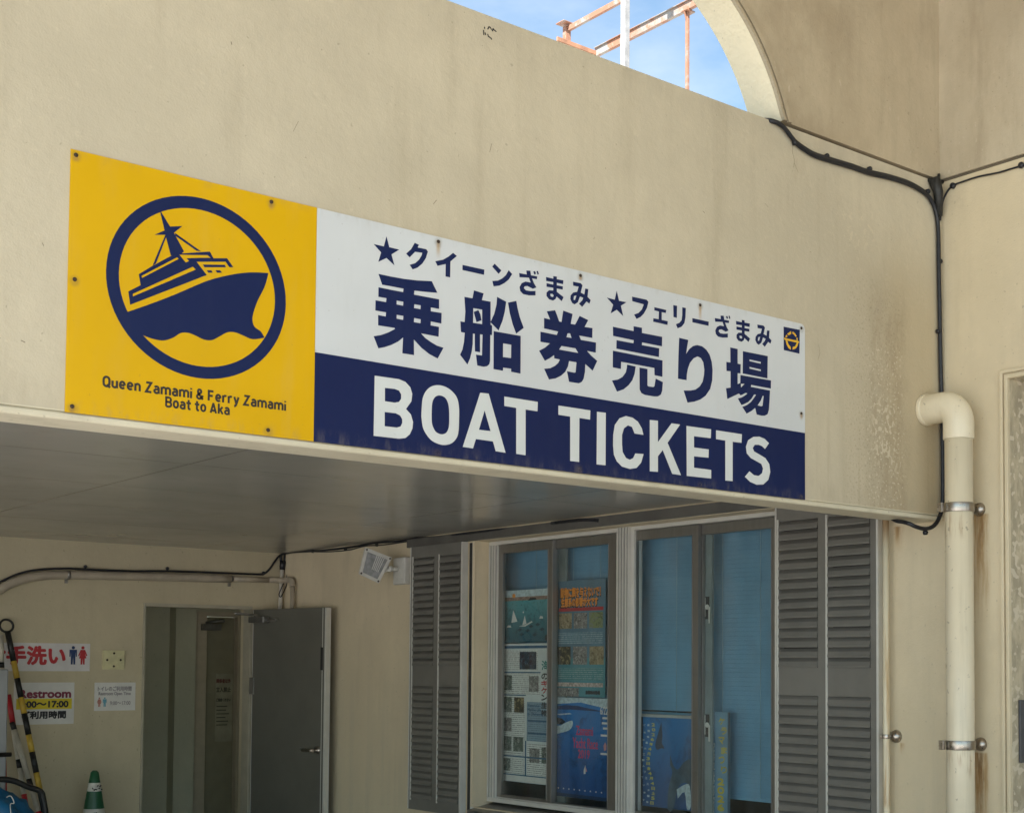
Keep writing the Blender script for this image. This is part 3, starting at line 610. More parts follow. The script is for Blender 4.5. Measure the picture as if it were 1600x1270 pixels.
blind(W(1085, 1000, -0.26)[0], W(975, 1000, -0.26)[0], W(1040, 1112, -0.26)[1], 'teal blind half lowered over the whale poster')
blind(W(1214, 1000, -0.26)[0], W(1112, 1000, -0.26)[0], W(1160, 1243, -0.26)[1], 'teal blind nearest the right shutter, lowered almost to the sill')
# ------------------------------------------------------------------ posters behind the glass
def wq(px, py, d): return W(px, py, d)
def poster(name, label, px0, px1, py0, py1, d, mat):
    """sheet facing the glass; returns root and a local map (s 0..1 from far/left to near/right, t 0..1 upwards)"""
    yl, yr = W(px0, 1000, d)[0], W(px1, 1000, d)[0]
    mid = (px0+px1)/2; zt, zb = W(mid, py0, d)[1], W(mid, py1, d)[1]
    b = MB(); b.rect(yr, yl, zb, zt, Wm, d, d-0.0012)
    o = b.build(name, mat); tag(o, label, 'poster')
    def mp(s, t, k): return Wm(yl+(yr-yl)*s, zb+(zt-zb)*t, d+0.0004*k)
    mp.eps = 0.09; return o, mp, (abs(yl-yr), zt-zb)
def prect(mb, mp, s0, s1, t0, t1, k, m=0): mb.rect(s0, s1, t0, t1, mp, k, None, m)
PD = -0.158
# 1 sea and sailing boats
zA = W(820, 925, PD)[1]; zBm = W(820, 1003, PD)[1]
o, mp, sz = poster('sailing_poster', 'poster of white sailing boats on a teal sea in the far window', 785, 857.5, 921, 1003, PD, mk_sea('print of teal sea', (0.09, 0.33, 0.36), (0.012, 0.10, 0.15), zBm, zA, 20))
b = MB(); prect(b, mp, 0, 1, 0.87, 1, 1, 0); prect(b, mp, 0, 1, 0.80, 0.87, 1, 1)
b.slab([[(0.22, 0.86), (0.28, 0.86), (0.285, 0.92), (0.25, 0.94), (0.215, 0.92)]], mp, 2, None, 5)
b.slab([[(0.20, 0.38), (0.33, 0.40), (0.24, 0.62)]], mp, 2, None, 2); b.slab([[(0.44, 0.33), (0.53, 0.35), (0.49, 0.51)]], mp, 2, None, 2); b.slab([[(0.36, 0.31), (0.50, 0.30), (0.66, 0.38), (0.64, 0.40), (0.50, 0.33)]], mp, 3, None, 2)
b.slab([[(0.10, 0.29), (0.20, 0.29), (0.18, 0.33), (0.12, 0.33)]], mp, 2, None, 2); b.slab([[(0.80, 0.44), (0.88, 0.44), (0.87, 0.48), (0.82, 0.49)]], mp, 2, None, 2); b.slab([[(0.44, 0.56), (0.47, 0.56), (0.46, 0.60)]], mp, 2, None, 2)
for s, t in ((0.42, 0.15), (0.55, 0.22), (0.70, 0.14), (0.62, 0.30), (0.85, 0.24), (0.76, 0.33), (0.38, 0.24)): b.slab([[(s-0.05, t), (s, t-0.035), (s+0.06, t), (s+0.01, t+0.035)]], mp, 1, None, 3)
b.slab([[(0.56, 0.79), (0.74, 0.80), (0.72, 0.84), (0.60, 0.84)]], mp, 3, None, 4); prect(b, mp, 0.93, 0.97, 0.03, 0.13, 2, 4)
b.build('print', [M_pale, plain('shore print', (0.26, 0.17, 0.13), 0.6, 0, 0.3, 40), M_paper, plain('dark reef print', (0.008, 0.045, 0.075), 0.5), M_blk, M_orange], o)
# 2 dangerous sea life
o, mp, sz = poster('sea_life_poster', 'tall white poster with a grid of sea creature photos in the far window', 783.5, 857.5, 1005, 1222, PD-0.002, plain('pale blue grey poster', (0.62, 0.66, 0.65), 0.55, 0, 0.08, 8))
b = MB()
prect(b, mp, 0.0, 1, 0.965, 0.985, 1, 5)
def cell(s0, s1, t0, t1, photos, fine=True):
    prect(b, mp, s0, s1, t0, t1, 1, 0)
    for (a0, a1, c0, c1, k) in photos: prect(b, mp, a0, a1, c0, c1, 2, k)
cell(0.02, 0.78, 0.80, 0.955, [(0.40, 0.75, 0.815, 0.94, 7)]); cell(0.02, 0.82, 0.635, 0.785, [(0.05, 0.24, 0.66, 0.77, 8), (0.60, 0.80, 0.655, 0.765, 4)])
cell(0.02, 0.52, 0.19, 0.62, [(0.05, 0.24, 0.50, 0.61, 8), (0.29, 0.50, 0.50, 0.61, 6), (0.05, 0.24, 0.36, 0.46, 4), (0.05, 0.24, 0.22, 0.325, 8), (0.28, 0.49, 0.22, 0.325, 8)])
cell(0.02, 0.52, 0.055, 0.175, [(0.04, 0.22, 0.075, 0.165, 8)]); cell(0.57, 1.0, 0.06, 0.28, [(0.62, 0.83, 0.15, 0.25, 4), (0.87, 1.0, 0.15, 0.26, 8)])
prect(b, mp, 0.56, 1.0, 0.30, 0.58, 1, 1)
prect(b, mp, 0.0, 1.0, 0.178, 0.187, 3, 5); prect(b, mp, 0.53, 0.555, 0.05, 0.30, 3, 5); prect(b, mp, 0.0, 1.0, 0.045, 0.053, 3, 5); prect(b, mp, 0.0, 0.84, 0.788, 0.796, 3, 5); prect(b, mp, 0.0, 0.54, 0.622, 0.63, 3, 5)
prect(b, mp, 0.0, 1.0, 0.0, 0.045, 1, 9)
for i, (ch, m_) in enumerate((('海', 10), ('の', 11), ('キ', 3), ('ケ', 3), ('ン', 11), ('生', 11), ('物', 11))):
    text(b, ch, mp, 3, 0.86, (0.80, 0.735, 0.685, 0.635, 0.585, 0.53, 0.475)[i] + 0.01, width=0.13 if i else 0.17, height=0.04 if i else 0.065, bold=0.0025, m=m_)
for i, tx in enumerate(('Venomous', 'Marine Life', 'in Okinawa')): text(b, tx, mp, 3, 0.58, 0.545-i*0.03, width=0.24+0.03*i, height=0.02, bold=0.0012, m=5)
for t in (0.44, 0.35): prect(b, mp, 0.58, 0.98, t, t+0.012, 3, 5)
b.build('print', [M_fine, mk_fine('small print on pale blue', (0.25, 0.36, 0.44), (0.08, 0.14, 0.22)), M_pale, M_red, M_ph[1], plain('deep blue print', (0.02, 0.10, 0.20), 0.5), M_ph[3], M_ph[4], M_ph[5], M_paper, plain('green print', (0.03, 0.20, 0.18), 0.5), M_blk], o)
# 3 animals
o, mp, sz = poster('warning_poster', 'slate blue poster with orange title and six animal photos in the far window', 868.5, 946, 906, 1088, PD-0.022, M_slate)
b = MB(); prect(b, mp, 0, 1, 0, 0.33, 1, 0)
for i, (tx, t, h, s, w_) in enumerate((('動物に餌を与えないで！', 0.855, 0.085, 0.10, 0.80), ('生態系の影響が大です', 0.775, 0.075, 0.11, 0.74))):
    text(b, tx, mp, 2, s-0.015, t-0.008, width=w_+0.02, height=h, bold=0.007, m=2); text(b, tx, mp, 3, s, t, width=w_, height=h, bold=0.0035, m=1)
prect(b, mp, 0.06, 0.96, 0.735, 0.765, 2, 3)
for i, k in enumerate((4, 5, 6)): prect(b, mp, 0.06+0.31*i, 0.33+0.31*i, 0.585, 0.72, 2, k)
prect(b, mp, 0.05, 0.95, 0.455, 0.55, 2, 8)
for i, k in enumerate((7, 5, 4)): prect(b, mp, 0.03+0.33*i, 0.31+0.33*i, 0.275, 0.43, 2, k)
prect(b, mp, 0.06, 0.96, 0.14, 0.245, 2, 9); prect(b, mp, 0.03, 0.96, 0.085, 0.12, 2, 10); prect(b, mp, 0.0, 0.48, 0.0, 0.075, 2, 5)
text(b, '座間味村役場', mp, 3, 0.62, 0.025, width=0.28, height=0.026, bold=0.005, m=2)
b.build('print', [M_teal, M_orange, M_blk, M_red, M_ph[0], M_ph[1], M_ph[2], M_ph[3], M_fineb, M_finet, plain('pinkish small print', (0.45, 0.36, 0.32), 0.6, 0, 0.4, 70)], o)
# 4 yacht race
z1, z0 = W(910, 1091, PD)[1], W(910, 1246, PD)[1]
o, mp, sz = poster('yacht_race_poster', 'deep blue yacht race poster with pink lettering in the far window', 867, 951, 1090, 1247, PD-0.025, mk_sea('print of deep blue sea', (0.01, 0.17, 0.46), (0.004, 0.065, 0.24), z0, z1, 9))
b = MB()
b.slab([[(0, 0.93), (0.5, 0.955), (1, 0.90), (1, 1), (0, 1)]], mp, 1, None, 0); b.slab([[(0, 0.90), (0.2, 0.925), (0.45, 0.92), (0.7, 0.895), (0.98, 0.87), (0.7, 0.875), (0.3, 0.88), (0, 0.875)]], mp, 2, None, 1)
b.slab([spline2([(0.0, 0.71), (0.12, 0.715), (0.2, 0.74), (0.34, 0.77), (0.35, 0.72), (0.28, 0.67), (0.1, 0.635), (0.0, 0.62)], 3)], mp, 2, None, 2); b.slab([[(0.0, 0.73), (0.16, 0.725), (0.22, 0.755), (0.15, 0.785), (0.0, 0.80)]], mp, 3, None, 3)
b.slab([[(0.05, 0.83), (0.3, 0.845), (0.34, 0.835), (0.1, 0.82)]], mp, 2, None, 2)
for tx, s, t, w_, h in (('Zamami', 0.42, 0.63, 0.31, 0.09), ('Yacht Race', 0.36, 0.50, 0.46, 0.10), ('2019', 0.46, 0.40, 0.21, 0.085)): text(b, tx, mp, 3, s, t, width=w_, height=h, bold=0.0022, m=4)
text(b, '6/22', mp, 3, 0.86, 0.845, width=0.135, height=0.075, bold=0.0018, m=5)
for t, s in ((0.80, 0.9), (0.75, 0.89), (0.70, 0.91), (0.63, 0.87), (0.45, 0.87)): prect(b, mp, s, 0.985, t, t+0.02, 3, 5)
b.slab([[(0.93, 0.49), (0.97, 0.50), (0.975, 0.545), (0.95, 0.575), (0.92, 0.54)]], mp, 3, None, 6)
b.slab([[(0.565, 0.245), (0.60, 0.25), (0.595, 0.34), (0.565, 0.285)]], mp, 3, None, 5); b.slab([[(0.60, 0.27), (0.63, 0.275), (0.60, 0.32)]], mp, 4, None, 6)
for i in range(9): prect(b, mp, 0.08+i*0.1, 0.10+i*0.1, 0.075, 0.088, 3, 5)
prect(b, mp, 0, 1, 0, 0.035, 2, 7)
b.build('print', [M_pale, M_blue, M_pale, plain('dark rock print', (0.01, 0.02, 0.04), 0.5), plain('pink red print', (0.55, 0.04, 0.13), 0.5), M_paper, plain('pink print', (0.55, 0.25, 0.27), 0.5), plain('deep navy print', (0.006, 0.03, 0.09), 0.5)], o)
# 5 whale poster, curled sheet in the near window
o, mp, sz = poster('whale_poster', 'blue poster of diving whales lying low in the near window', 997, 1083, 1121, 1262, PD-0.02, mk_sea('print of whale water', (0.012, 0.16, 0.40), (0.005, 0.07, 0.22), W(1040, 1262, PD)[1], W(1040, 1120, PD)[1], 5))
b = MB(); prect(b, mp, 0, 0.10, 0, 1, 1, 3)
b.slab([spline2([(0.44, 0.95), (0.46, 0.80), (0.45, 0.72), (0.50, 0.66), (0.44, 0.66), (0.36, 0.64), (0.33, 0.70), (0.38, 0.82)], 3)], mp, 1, None, 0)
b.slab([spline2([(0.60, 0.60), (0.66, 0.48), (0.74, 0.44), (0.84, 0.52), (0.94, 0.56), (1.0, 0.53), (1.0, 0.2), (0.9, 0.3), (0.75, 0.25), (0.66, 0.0), (0.56, 0.0), (0.58, 0.25), (0.64, 0.40), (0.60, 0.48)], 3)], mp, 1, None, 1)
b.slab([spline2([(0.72, 0.22), (0.86, 0.28), (0.95, 0.27), (0.97, 0.05), (0.90, 0.02), (0.86, 0.20), (0.74, 0.12)], 3)], mp, 2, None, 2)
def wav(txt, s0, m_, sz_):
    n_ = len(txt)
    for i, ch in enumerate(txt):
        t = 0.93-i*0.93/n_; s = s0+0.05*math.sin(t*9.0)-0.02
        text(b, ch, mp, 3, s, t-0.03, width=sz_, height=sz_*0.55, bold=0.0015, m=m_)
wav('2026年4月3日金4月4日土5日', 0.24, 4, 0.06); wav('座間味島ホエールフェスタ開催', 0.16, 2, 0.04); wav('ご来場お待ちしています', 0.09, 5, 0.035)
b.build('print', [plain('dark whale print', (0.012, 0.03, 0.06), 0.5), plain('grey whale print', (0.035, 0.075, 0.11), 0.5, 0, 0.3, 20), M_pale, plain('near black print', (0.006, 0.015, 0.03), 0.5), plain('yellow lettering', (0.55, 0.50, 0.06), 0.5), plain('pale lettering', (0.35, 0.45, 0.5), 0.5)], o)
bk = MB(); ye, yf = W(1083, 1115, PD-0.035)[0], W(994, 1115, PD-0.035)[0]; zk = W(1040, 1120, PD-0.035)[1]; bk.rect(ye, yf, zk-0.03, zk+0.012, Wm, PD-0.035, PD-0.085)
tag(bk.build('window_ledge', plain('pale ledge', (0.5, 0.5, 0.46), 0.5), None, 0.003), 'pale narrow ledge board just above the whale poster', 'ledge')
# 6 upright festival banner beside it
o, mp, sz = poster('festival_banner', 'narrow upright pale blue banner with yellow lettering beside the latch', 1111, 1141, 1112, 1290, PD-0.03, plain('pale blue banner', (0.15, 0.27, 0.37), 0.5, 0, 0.15, 8))
b = MB()
for i, ch in enumerate('ケラマまつり'): text(b, ch, mp, 2, 0.42+0.12*(i % 2), 0.89-i*0.085, width=0.30, height=0.06, bold=0.003, m=0)
for i, ch in enumerate('2026'): text(b, ch, mp, 2, 0.36, 0.36-i*0.075, width=0.34, height=0.055, bold=0.005, m=0)
text(b, 'Dolphin and whale festa Kerama', mp, 2, 0.10, 0.72, width=0.62, height=0.12, bold=0.003, m=1, rot=True)
prect(b, mp, 0.88, 1.0, 0, 1, 2, 2); b.build('print', [plain('mustard lettering', (0.50, 0.40, 0.03), 0.5), M_paper, plain('dark banner edge', (0.05, 0.09, 0.13), 0.4)], o)
# ------------------------------------------------------------------ louvred shutters
def shutter(label, cols, ya, yb, zb, zt, proud):
    """cols: (near y, far y) of each louvre field; ya..yb the outline"""
    root = thing('louvered_shutter', label, 'shutter', group='grey louvred shutters beside the office windows')
    f = MB(); zm = 1.53
    holes = []
    for (a, b) in cols:
        for (p, q) in ((zb+0.07, zm-0.065), (zm+0.065, zt-0.075)): holes.append([(a, p), (b, p), (b, q), (a, q)])
    f.slab([[(ya, zb), (yb, zb), (yb, zt), (ya, zt)]]+holes, Wm, proud, 0.004)
    f.build('frame', M_slat, root, 0.0015)
    e = MB()
    for (a, b) in cols: e.rect(b+0.0005, b+0.011, zb+0.06, zt-0.065, Wm, proud+0.004, proud+0.0003)
    e.rect(ya-0.004, ya-0.0003, zb, zt, Wm, proud+0.003, 0.004); e.rect(ya+0.0, ya+0.008, zb+0.002, zt-0.002, Wm, proud+0.003, proud+0.0003); e.rect(yb-0.010, yb-0.001, zb+0.002, zt-0.002, Wm, proud+0.003, proud+0.0003)
    e.build('lit_edge', M_alul, root)  # pale strips paint the light on the shutter's outward-facing edges
    bk_ = MB(); bk_.rect(ya+0.01, yb-0.01, zb+0.03, zt-0.03, Wm, 0.0085, 0.0045); bk_.build('backing', M_dark, root)
    for (a, b) in cols:
        for (p, q) in ((zb+0.07, zm-0.065), (zm+0.065, zt-0.075)):
            s = MB(); n_ = int(round((q-p)/0.0455)); st = (q-p)/n_
            for i in range(n_):
                z = p+st*(i+0.5)+random.uniform(-0.0012, 0.0012); tl = random.uniform(-0.0015, 0.0015)
                pr = [(proud+0.004, z-0.0225), (proud+0.006, z-0.0145), (proud+0.0, z+0.005), (proud-0.018, z+0.0235+tl), (proud-0.022, z+0.0215+tl), (proud-0.004, z+0.001), (proud+0.0, z-0.0185)]
                s.slab([pr], lambda u, v, d: Wm(d, v, u), a+0.001, b-0.001)
            s.build('louver_field', M_slat, root)
    return root
pd = 0.045
zb_s, zt_s = 0.675, WZ1+0.001
shutter('grey louvred shutter in two columns between the floodlight and the far window',
        [(W(718, 1000, pd)[0], W(686, 1000, pd)[0]), (W(677, 1000, pd)[0], W(645, 1000, pd)[0])], W(721, 1000, pd)[0], W(640, 1000, pd)[0], zb_s, zt_s, pd)
shutter('grey louvred shutter in two columns next to the thin rusty pipe',
        [(W(1360, 1000, pd)[0], W(1293.5, 1000, pd)[0]), (W(1278, 1000, pd)[0], W(1217, 1000, pd)[0])], W(1372, 1000, pd)[0], W(1211, 1000, pd)[0], zb_s, zt_s-0.002, pd)
gp = MB(); a, b = W(742.5, 1000)[0], W(738, 1000)[0]; gp.rect(a, b, WZ0-0.05, ZC-0.075, Wm, 0.006, 0.0003); gp.build('guide_post', M_alul, side, 0.001)
gd = MB(); gd.rect(b+0.001, W(733, 1000)[0]-0.001, WZ0-0.05, ZC-0.075, Wm, 0.004, 0.0004); gd.build('shadow_gap', M_dark, side)  # black strip painting the shade between shutter and guide post
# ------------------------------------------------------------------ the ticket sign
sign = thing('ticket_sign', 'wide yellow, white and navy boat tickets sign with ship emblem screwed to the wall', 'sign')
SX0, SX1, SZ0, SZ1 = 1.2535, 4.0723, 2.2454, 2.932
TS = 0.0035
xm = F(491.8, 500)[0]; zm_ = F(800, 606.5)[1]
zmid = 0.5*(F(493, 549.5)[1]+F(1255, 677)[1])
def rrect(x0, x1, z0, z1, c):             # c: which corners are rounded (bl, br, tr, tl)
    r = 0.022; o = []
    for k, (cx, cz, a) in enumerate(((x0, z0, 180), (x1, z0, 270), (x1, z1, 0), (x0, z1, 90))):
        if not c[k]: o.append((cx, cz)); continue
        ox = cx+(r if cx == x0 else -r); oz = cz+(r if cz == z0 else -r)
        for i in range(6): t = math.radians(a+90*i/5); o.append((ox+r*math.cos(t), oz+r*math.sin(t)))
    return o
MB().slab([rrect(SX0, xm, SZ0, SZ1, (0, 0, 0, 0))], Fm, TS, 0.0003).build('yellow_panel', M_yellow, sign)
MB().slab([rrect(xm+0.0008, SX1, zmid, SZ1, (0, 0, 1, 0))], Fm, TS, 0.0003).build('white_panel', M_white, sign)
MB().slab([rrect(xm+0.0008, SX1, SZ0, zmid-0.0003, (0, 0, 0, 0))], Fm, TS, 0.0003).build('navy_panel', M_navy, sign)
INK = TS+0.0005
def tr_(o, s, pts): return [F(o[0]+x/s, o[1]+y/s) for x, y in pts]
def trace(mb, o, s, outer, holes=(), m=0, d=INK, sm=0, dx=0.0):
    f = (lambda l: spline2(l+[l[0]], sm)[:-1]) if sm else (lambda l: l)
    mb.slab([[(x+dx, z) for x, z in tr_(o, s, f(l))] for l in [outer]+list(holes)], Fm, d, None, m)
kan = MB()
o, s = (575, 420), 8.469
trace(kan, o, s, [(130,72),(300,108),(470,138),(640,158),(835,168),(910,322),(760,310),(605,293),(600,345),(932,408),(932,535),(822,515),(822,565),(965,588),(962,728),(822,700),(820,752),(930,772),(925,902),(693,858),(750,920),(820,970),(900,1018),(990,1048),(912,1190),(800,1130),(700,1050),(640,985),(598,940),(600,1145),(445,1120),(455,912),(390,965),(300,1010),(210,1040),(128,1055),(65,895),(160,880),(260,845),(350,798),(340,785),(125,752),(125,615),(225,635),(230,580),(88,555),(90,420),(230,445),(235,393),(128,375),(130,248),(300,283),(455,312),(460,268),(320,240),(178,215)],
      [[(370,425),(458,440),(455,492),(370,475)], [(605,473),(688,488),(685,538),(600,522)], [(370,612),(458,627),(455,680),(370,662)], [(602,655),(688,672),(685,724),(598,708)]])
o = (705, 440)
trace(kan, o, s, [(165,205),(272,225),(292,120),(420,160),(397,248),(512,270),(512,575),(532,585),(530,712),(508,708),(505,1050),(495,1095),(465,1122),(420,1130),(335,1112),(318,968),(398,980),(405,705),(372,700),(372,938),(305,925),(302,695),(278,690),(275,830),(262,930),(240,1020),(205,1100),(108,970),(140,900),(160,800),(170,680),(120,670),(112,528),(168,540),(178,400)],
      [[(283,355),(400,375),(400,567),(280,548)]])
trace(kan, o, s, [(288,405),(350,380),(378,440),(392,515),(325,540),(305,465)])
trace(kan, o, s, [(597,205),(718,270),(700,400),(670,520),(618,650),(510,540),(560,430),(590,310)])
trace(kan, o, s, [(742,282),(852,258),(870,360),(900,480),(950,615),(850,692),(805,570),(765,420)])
trace(kan, o, s, [(553,658),(910,722),(908,1220),(783,1195),(783,1155),(678,1140),(676,1182),(550,1160)], [[(678,820),(785,838),(782,1015),(676,1000)]])
o, s = (830, 475), 9.409
trace(kan, o, s, [(218,112),(340,95),(370,170),(400,258),(435,268),(460,100),(598,150),(570,295),(635,305),(665,250),(700,178),(828,240),(775,340),(890,358),(888,503),(695,468),(720,530),(942,570),(938,718),(810,692),(870,760),(960,840),(893,982),(785,885),(780,1000),(760,1100),(735,1145),(690,1168),(545,1145),(515,990),(625,1012),(642,1005),(655,860),(545,840),(530,920),(490,1000),(430,1055),(350,1095),(250,1112),(180,955),(270,945),(340,910),(385,870),(410,820),(328,800),(325,755),(260,800),(190,838),(105,690),(190,645),(265,582),(125,558),(125,410),(365,458),(385,408),(178,362),(178,208),(268,232)],
      [[(525,435),(560,435),(582,502),(508,490)], [(435,620),(640,655),(680,722),(400,672)]])
o, s = (945, 500), 9.77
trace(kan, o, s, [(112,105),(428,172),(428,98),(556,122),(556,200),(865,260),(862,405),(557,345),(555,385),(820,435),(815,568),(165,440),(168,310),(425,358),(430,312),(115,245)])
trace(kan, o, s, [(112,470),(870,620),(868,870),(748,845),(745,735),(238,640),(235,750),(110,725)])
trace(kan, o, s, [(328,683),(460,712),(445,820),(410,920),(350,1000),(275,1060),(175,1095),(98,925),(190,910),(260,870),(310,800),(325,730)])
trace(kan, o, s, [(518,728),(640,750),(640,1000),(655,1015),(730,1025),(748,1010),(765,895),(875,950),(865,1080),(845,1140),(800,1168),(740,1168),(600,1145),(545,1115),(520,1060)])
o, s = (1040, 520), 10.58
trace(kan, o, s, [(212,85),(362,122),(345,230),(328,350),(380,270),(440,222),(510,205),(590,225),(660,280),(715,365),(750,480),(765,620),(758,790),(725,930),(650,1040),(560,1105),(460,1140),(350,1155),(285,955),(400,955),(480,940),(550,890),(600,810),(622,700),(628,610),(610,490),(570,420),(515,393),(450,425),(390,500),(355,600),(338,700),(335,785),(192,762),(200,400)])
o, s = (1125, 530), 9.77
trace(kan, o, s, [(145,128),(258,152),(258,375),(305,385),(302,525),(258,520),(258,688),(298,670),(300,548),(768,632),(765,755),(465,700),(460,728),(752,785),(745,950),(735,1080),(715,1145),(670,1168),(620,1168),(548,1150),(525,1050),(470,1095),(395,1138),(328,1035),(400,1005),(460,960),(505,900),(538,850),(510,845),(470,910),(420,960),(360,990),(315,1005),(260,905),(320,890),(370,860),(408,828),(375,822),(335,845),(300,858),(278,830),(100,915),(80,750),(150,740),(150,490),(88,488),(85,348),(148,358)],
      [[(306,682),(362,684),(309,738)], [(640,865),(655,870),(638,1018),(615,1025),(562,1010),(610,940)]])
trace(kan, o, s, [(338,185),(718,260),(712,600),(335,525)], [[(438,312),(612,350),(608,375),(440,335)], [(440,425),(612,465),(610,490),(440,450)]])
kan.build('lettering', M_ink, sign)
kana = MB(); kan2 = MB()
o, s = (575, 360), 8.0
trace(kana, o, s, [(222,78),(258,215),(382,245),(285,305),(322,442),(222,350),(120,398),(155,280),(62,175),(190,205)])
trace(kana, o, s, [(575,160),(628,185),(612,218),(720,240),(740,270),(715,350),(670,420),(610,470),(550,492),(512,435),(580,415),(630,370),(660,320),(670,285),(580,272),(512,342),(468,295),(530,240)])
trace(kana, o, s, [(1055,285),(1102,325),(1022,392),(1018,592),(960,580),(962,425),(860,448),(832,390),(930,370),(1000,330)])
trace(kana, o, s, [(1172,435),(1445,495),(1442,560),(1172,500)])
o, s = (760, 390), 8.889
trace(kana, o, s, [(105,200),(198,295),(160,342),(70,240)])
trace(kana, o, s, [(300,290),(348,345),(300,420),(240,470),(170,505),(90,515),(72,440),(150,435),(210,405),(260,360)])
DX = 0.5*((3.583-2.692)+(3.881-2.993))
for dx, kana_ in ((0.0, kana), (DX, kan2)):
    trace(kana_, o, s, [(445,330),(550,350),(545,295),(600,298),(610,362),(640,366),(697,378),(692,415),(625,405),(650,470),(685,530),(635,548),(560,510),(520,515),(510,540),(540,570),(600,580),(672,578),(672,640),(580,640),(500,622),(460,580),(450,525),(480,470),(535,448),(605,462),(580,395),(450,388)], dx=dx)
    trace(kana_, o, s, [(640,310),(665,303),(680,340),(655,350)], dx=dx); trace(kana_, o, s, [(685,305),(705,300),(720,345),(700,352)], dx=dx)
    trace(kana_, o, s, [(818,385),(920,408),(918,372),(968,380),(968,415),(1060,432),(1055,485),(968,465),(968,500),(1052,515),(1050,560),(968,545),(968,590),(1062,665),(1035,720),(965,655),(950,690),(915,712),(860,695),(825,650),(825,600),(860,568),(918,572),(918,535),(825,520),(825,470),(918,490),(918,455),(820,440)], [[(875,620),(905,618),(925,640),(915,662),(885,655)]], dx=dx)
    trace(kana_, o, s, [(1192,450),(1300,470),(1325,500),(1300,600),(1350,628),(1362,545),(1405,552),(1395,660),(1438,705),(1420,755),(1380,725),(1320,800),(1275,755),(1320,710),(1335,675),(1290,655),(1260,735),(1215,765),(1180,745),(1155,690),(1160,640),(1195,600),(1250,590),(1270,520),(1195,505)], [[(1205,650),(1240,640),(1220,705),(1200,700)]], dx=dx)
o = (940, 440)
trace(kan2, o, s, [(200,130),(232,270),(335,290),(258,340),(290,482),(200,395),(115,445),(150,325),(62,225),(172,255)])
trace(kan2, o, s, [(412,212),(615,255),(640,285),(620,370),(575,450),(530,495),(475,522),(440,460),(500,440),(550,390),(575,320),(415,275)])
trace(kan2, o, s, [(722,358),(888,398),(882,440),(825,428),(825,535),(908,553),(905,605),(705,560),(708,512),(782,525),(785,420),(722,402)])
trace(kan2, o, s, [(985,330),(1038,340),(1035,508),(988,495)]); trace(kan2, o, s, [(1110,360),(1160,370),(1155,500),(1140,580),(1100,630),(1045,652),(1022,595),(1070,575),(1100,540),(1110,470)])
trace(kan2, o, s, [(1250,510),(1478,560),(1475,618),(1250,568)])
kana.build('small_lettering', M_ink, sign); kan2.build('small_lettering', M_ink, sign)
lat = MB(); o, s = (570, 575), 5.926
trace(lat, o, s, [(85,72),(310,105),(370,130),(415,180),(433,240),(425,310),(375,380),(420,430),(440,500),(435,560),(410,615),(370,648),(310,655),(75,628)], [[(180,185),(270,195),(310,210),(330,245),(330,285),(310,315),(270,322),(180,308)], [(178,408),(280,420),(320,440),(340,475),(340,510),(325,542),(290,552),(178,540)]])
trace(lat, o, s, [(517,450),(520,370),(530,280),(560,215),(610,172),(680,160),(750,180),(810,225),(850,285),(866,370),(866,480),(862,580),(845,645),(800,695),(740,713),(680,705),(610,670),(560,610),(530,545)], [[(612,430),(615,350),(625,300),(650,265),(690,255),(735,275),(762,320),(773,380),(775,460),(772,540),(755,590),(725,612),(690,612),(650,590),(625,545),(614,500)]], sm=4)
trace(lat, o, s, [(1062,230),(1140,238),(1297,785),(1205,770),(1180,680),(1022,658),(995,745),(900,730)], [[(1103,395),(1158,585),(1050,572)]])
trace(lat, o, s, [(1285,265),(1595,315),(1592,402),(1482,385),(1482,808),(1395,795),(1395,370),(1285,352)])
o, s = (880, 630), 4.848
trace(lat, o, s, [(-42,18),(200,55),(198,125),(117,112),(115,445),(47,437),(47,102),(-42,88)])
trace(lat, o, s, [(250,65),(317,73),(315,470),(247,463)])
trace(lat, o, s, [(602,240),(590,190),(560,140),(520,110),(470,97),(420,115),(385,165),(373,240),(372,320),(378,390),(400,440),(440,480),(500,498),(550,490),(585,450),(603,385),(540,380),(525,415),(500,428),(470,415),(445,370),(440,310),(440,240),(455,190),(485,168),(515,180),(535,230)])
trace(lat, o, s, [(650,127),(712,133),(712,295),(815,152),(880,162),(785,300),(887,545),(820,535),(748,355),(712,402),(712,520),(650,515)])
trace(lat, o, s, [(928,172),(1115,198),(1112,265),(985,250),(985,335),(1097,350),(1095,413),(985,402),(985,488),(1115,505),(1115,570),(930,550)])
trace(lat, o, s, [(1152,205),(1348,235),(1345,300),(1278,292),(1278,590),(1222,585),(1222,283),(1152,272)])
trace(lat, o, s, [(1553,303),(1520,270),(1480,253),(1435,255),(1395,280),(1378,330),(1385,380),(1415,415),(1460,440),(1495,460),(1508,495),(1500,530),(1475,550),(1440,545),(1405,515),(1370,557),(1410,595),(1460,617),(1510,615),(1548,580),(1563,520),(1555,460),(1525,415),(1475,385),(1440,365),(1430,340),(1445,315),(1475,315),(1500,325),(1523,347)])
lat.build('large_lettering', M_inkw, sign)
def arc(cx, cy, rx, ry, a0, a1, n=10): return [(cx+rx*math.cos(math.radians(a0+(a1-a0)*k/n)), cy+ry*math.sin(math.radians(a0+(a1-a0)*k/n))) for k in range(n+1)]
H = 0.5
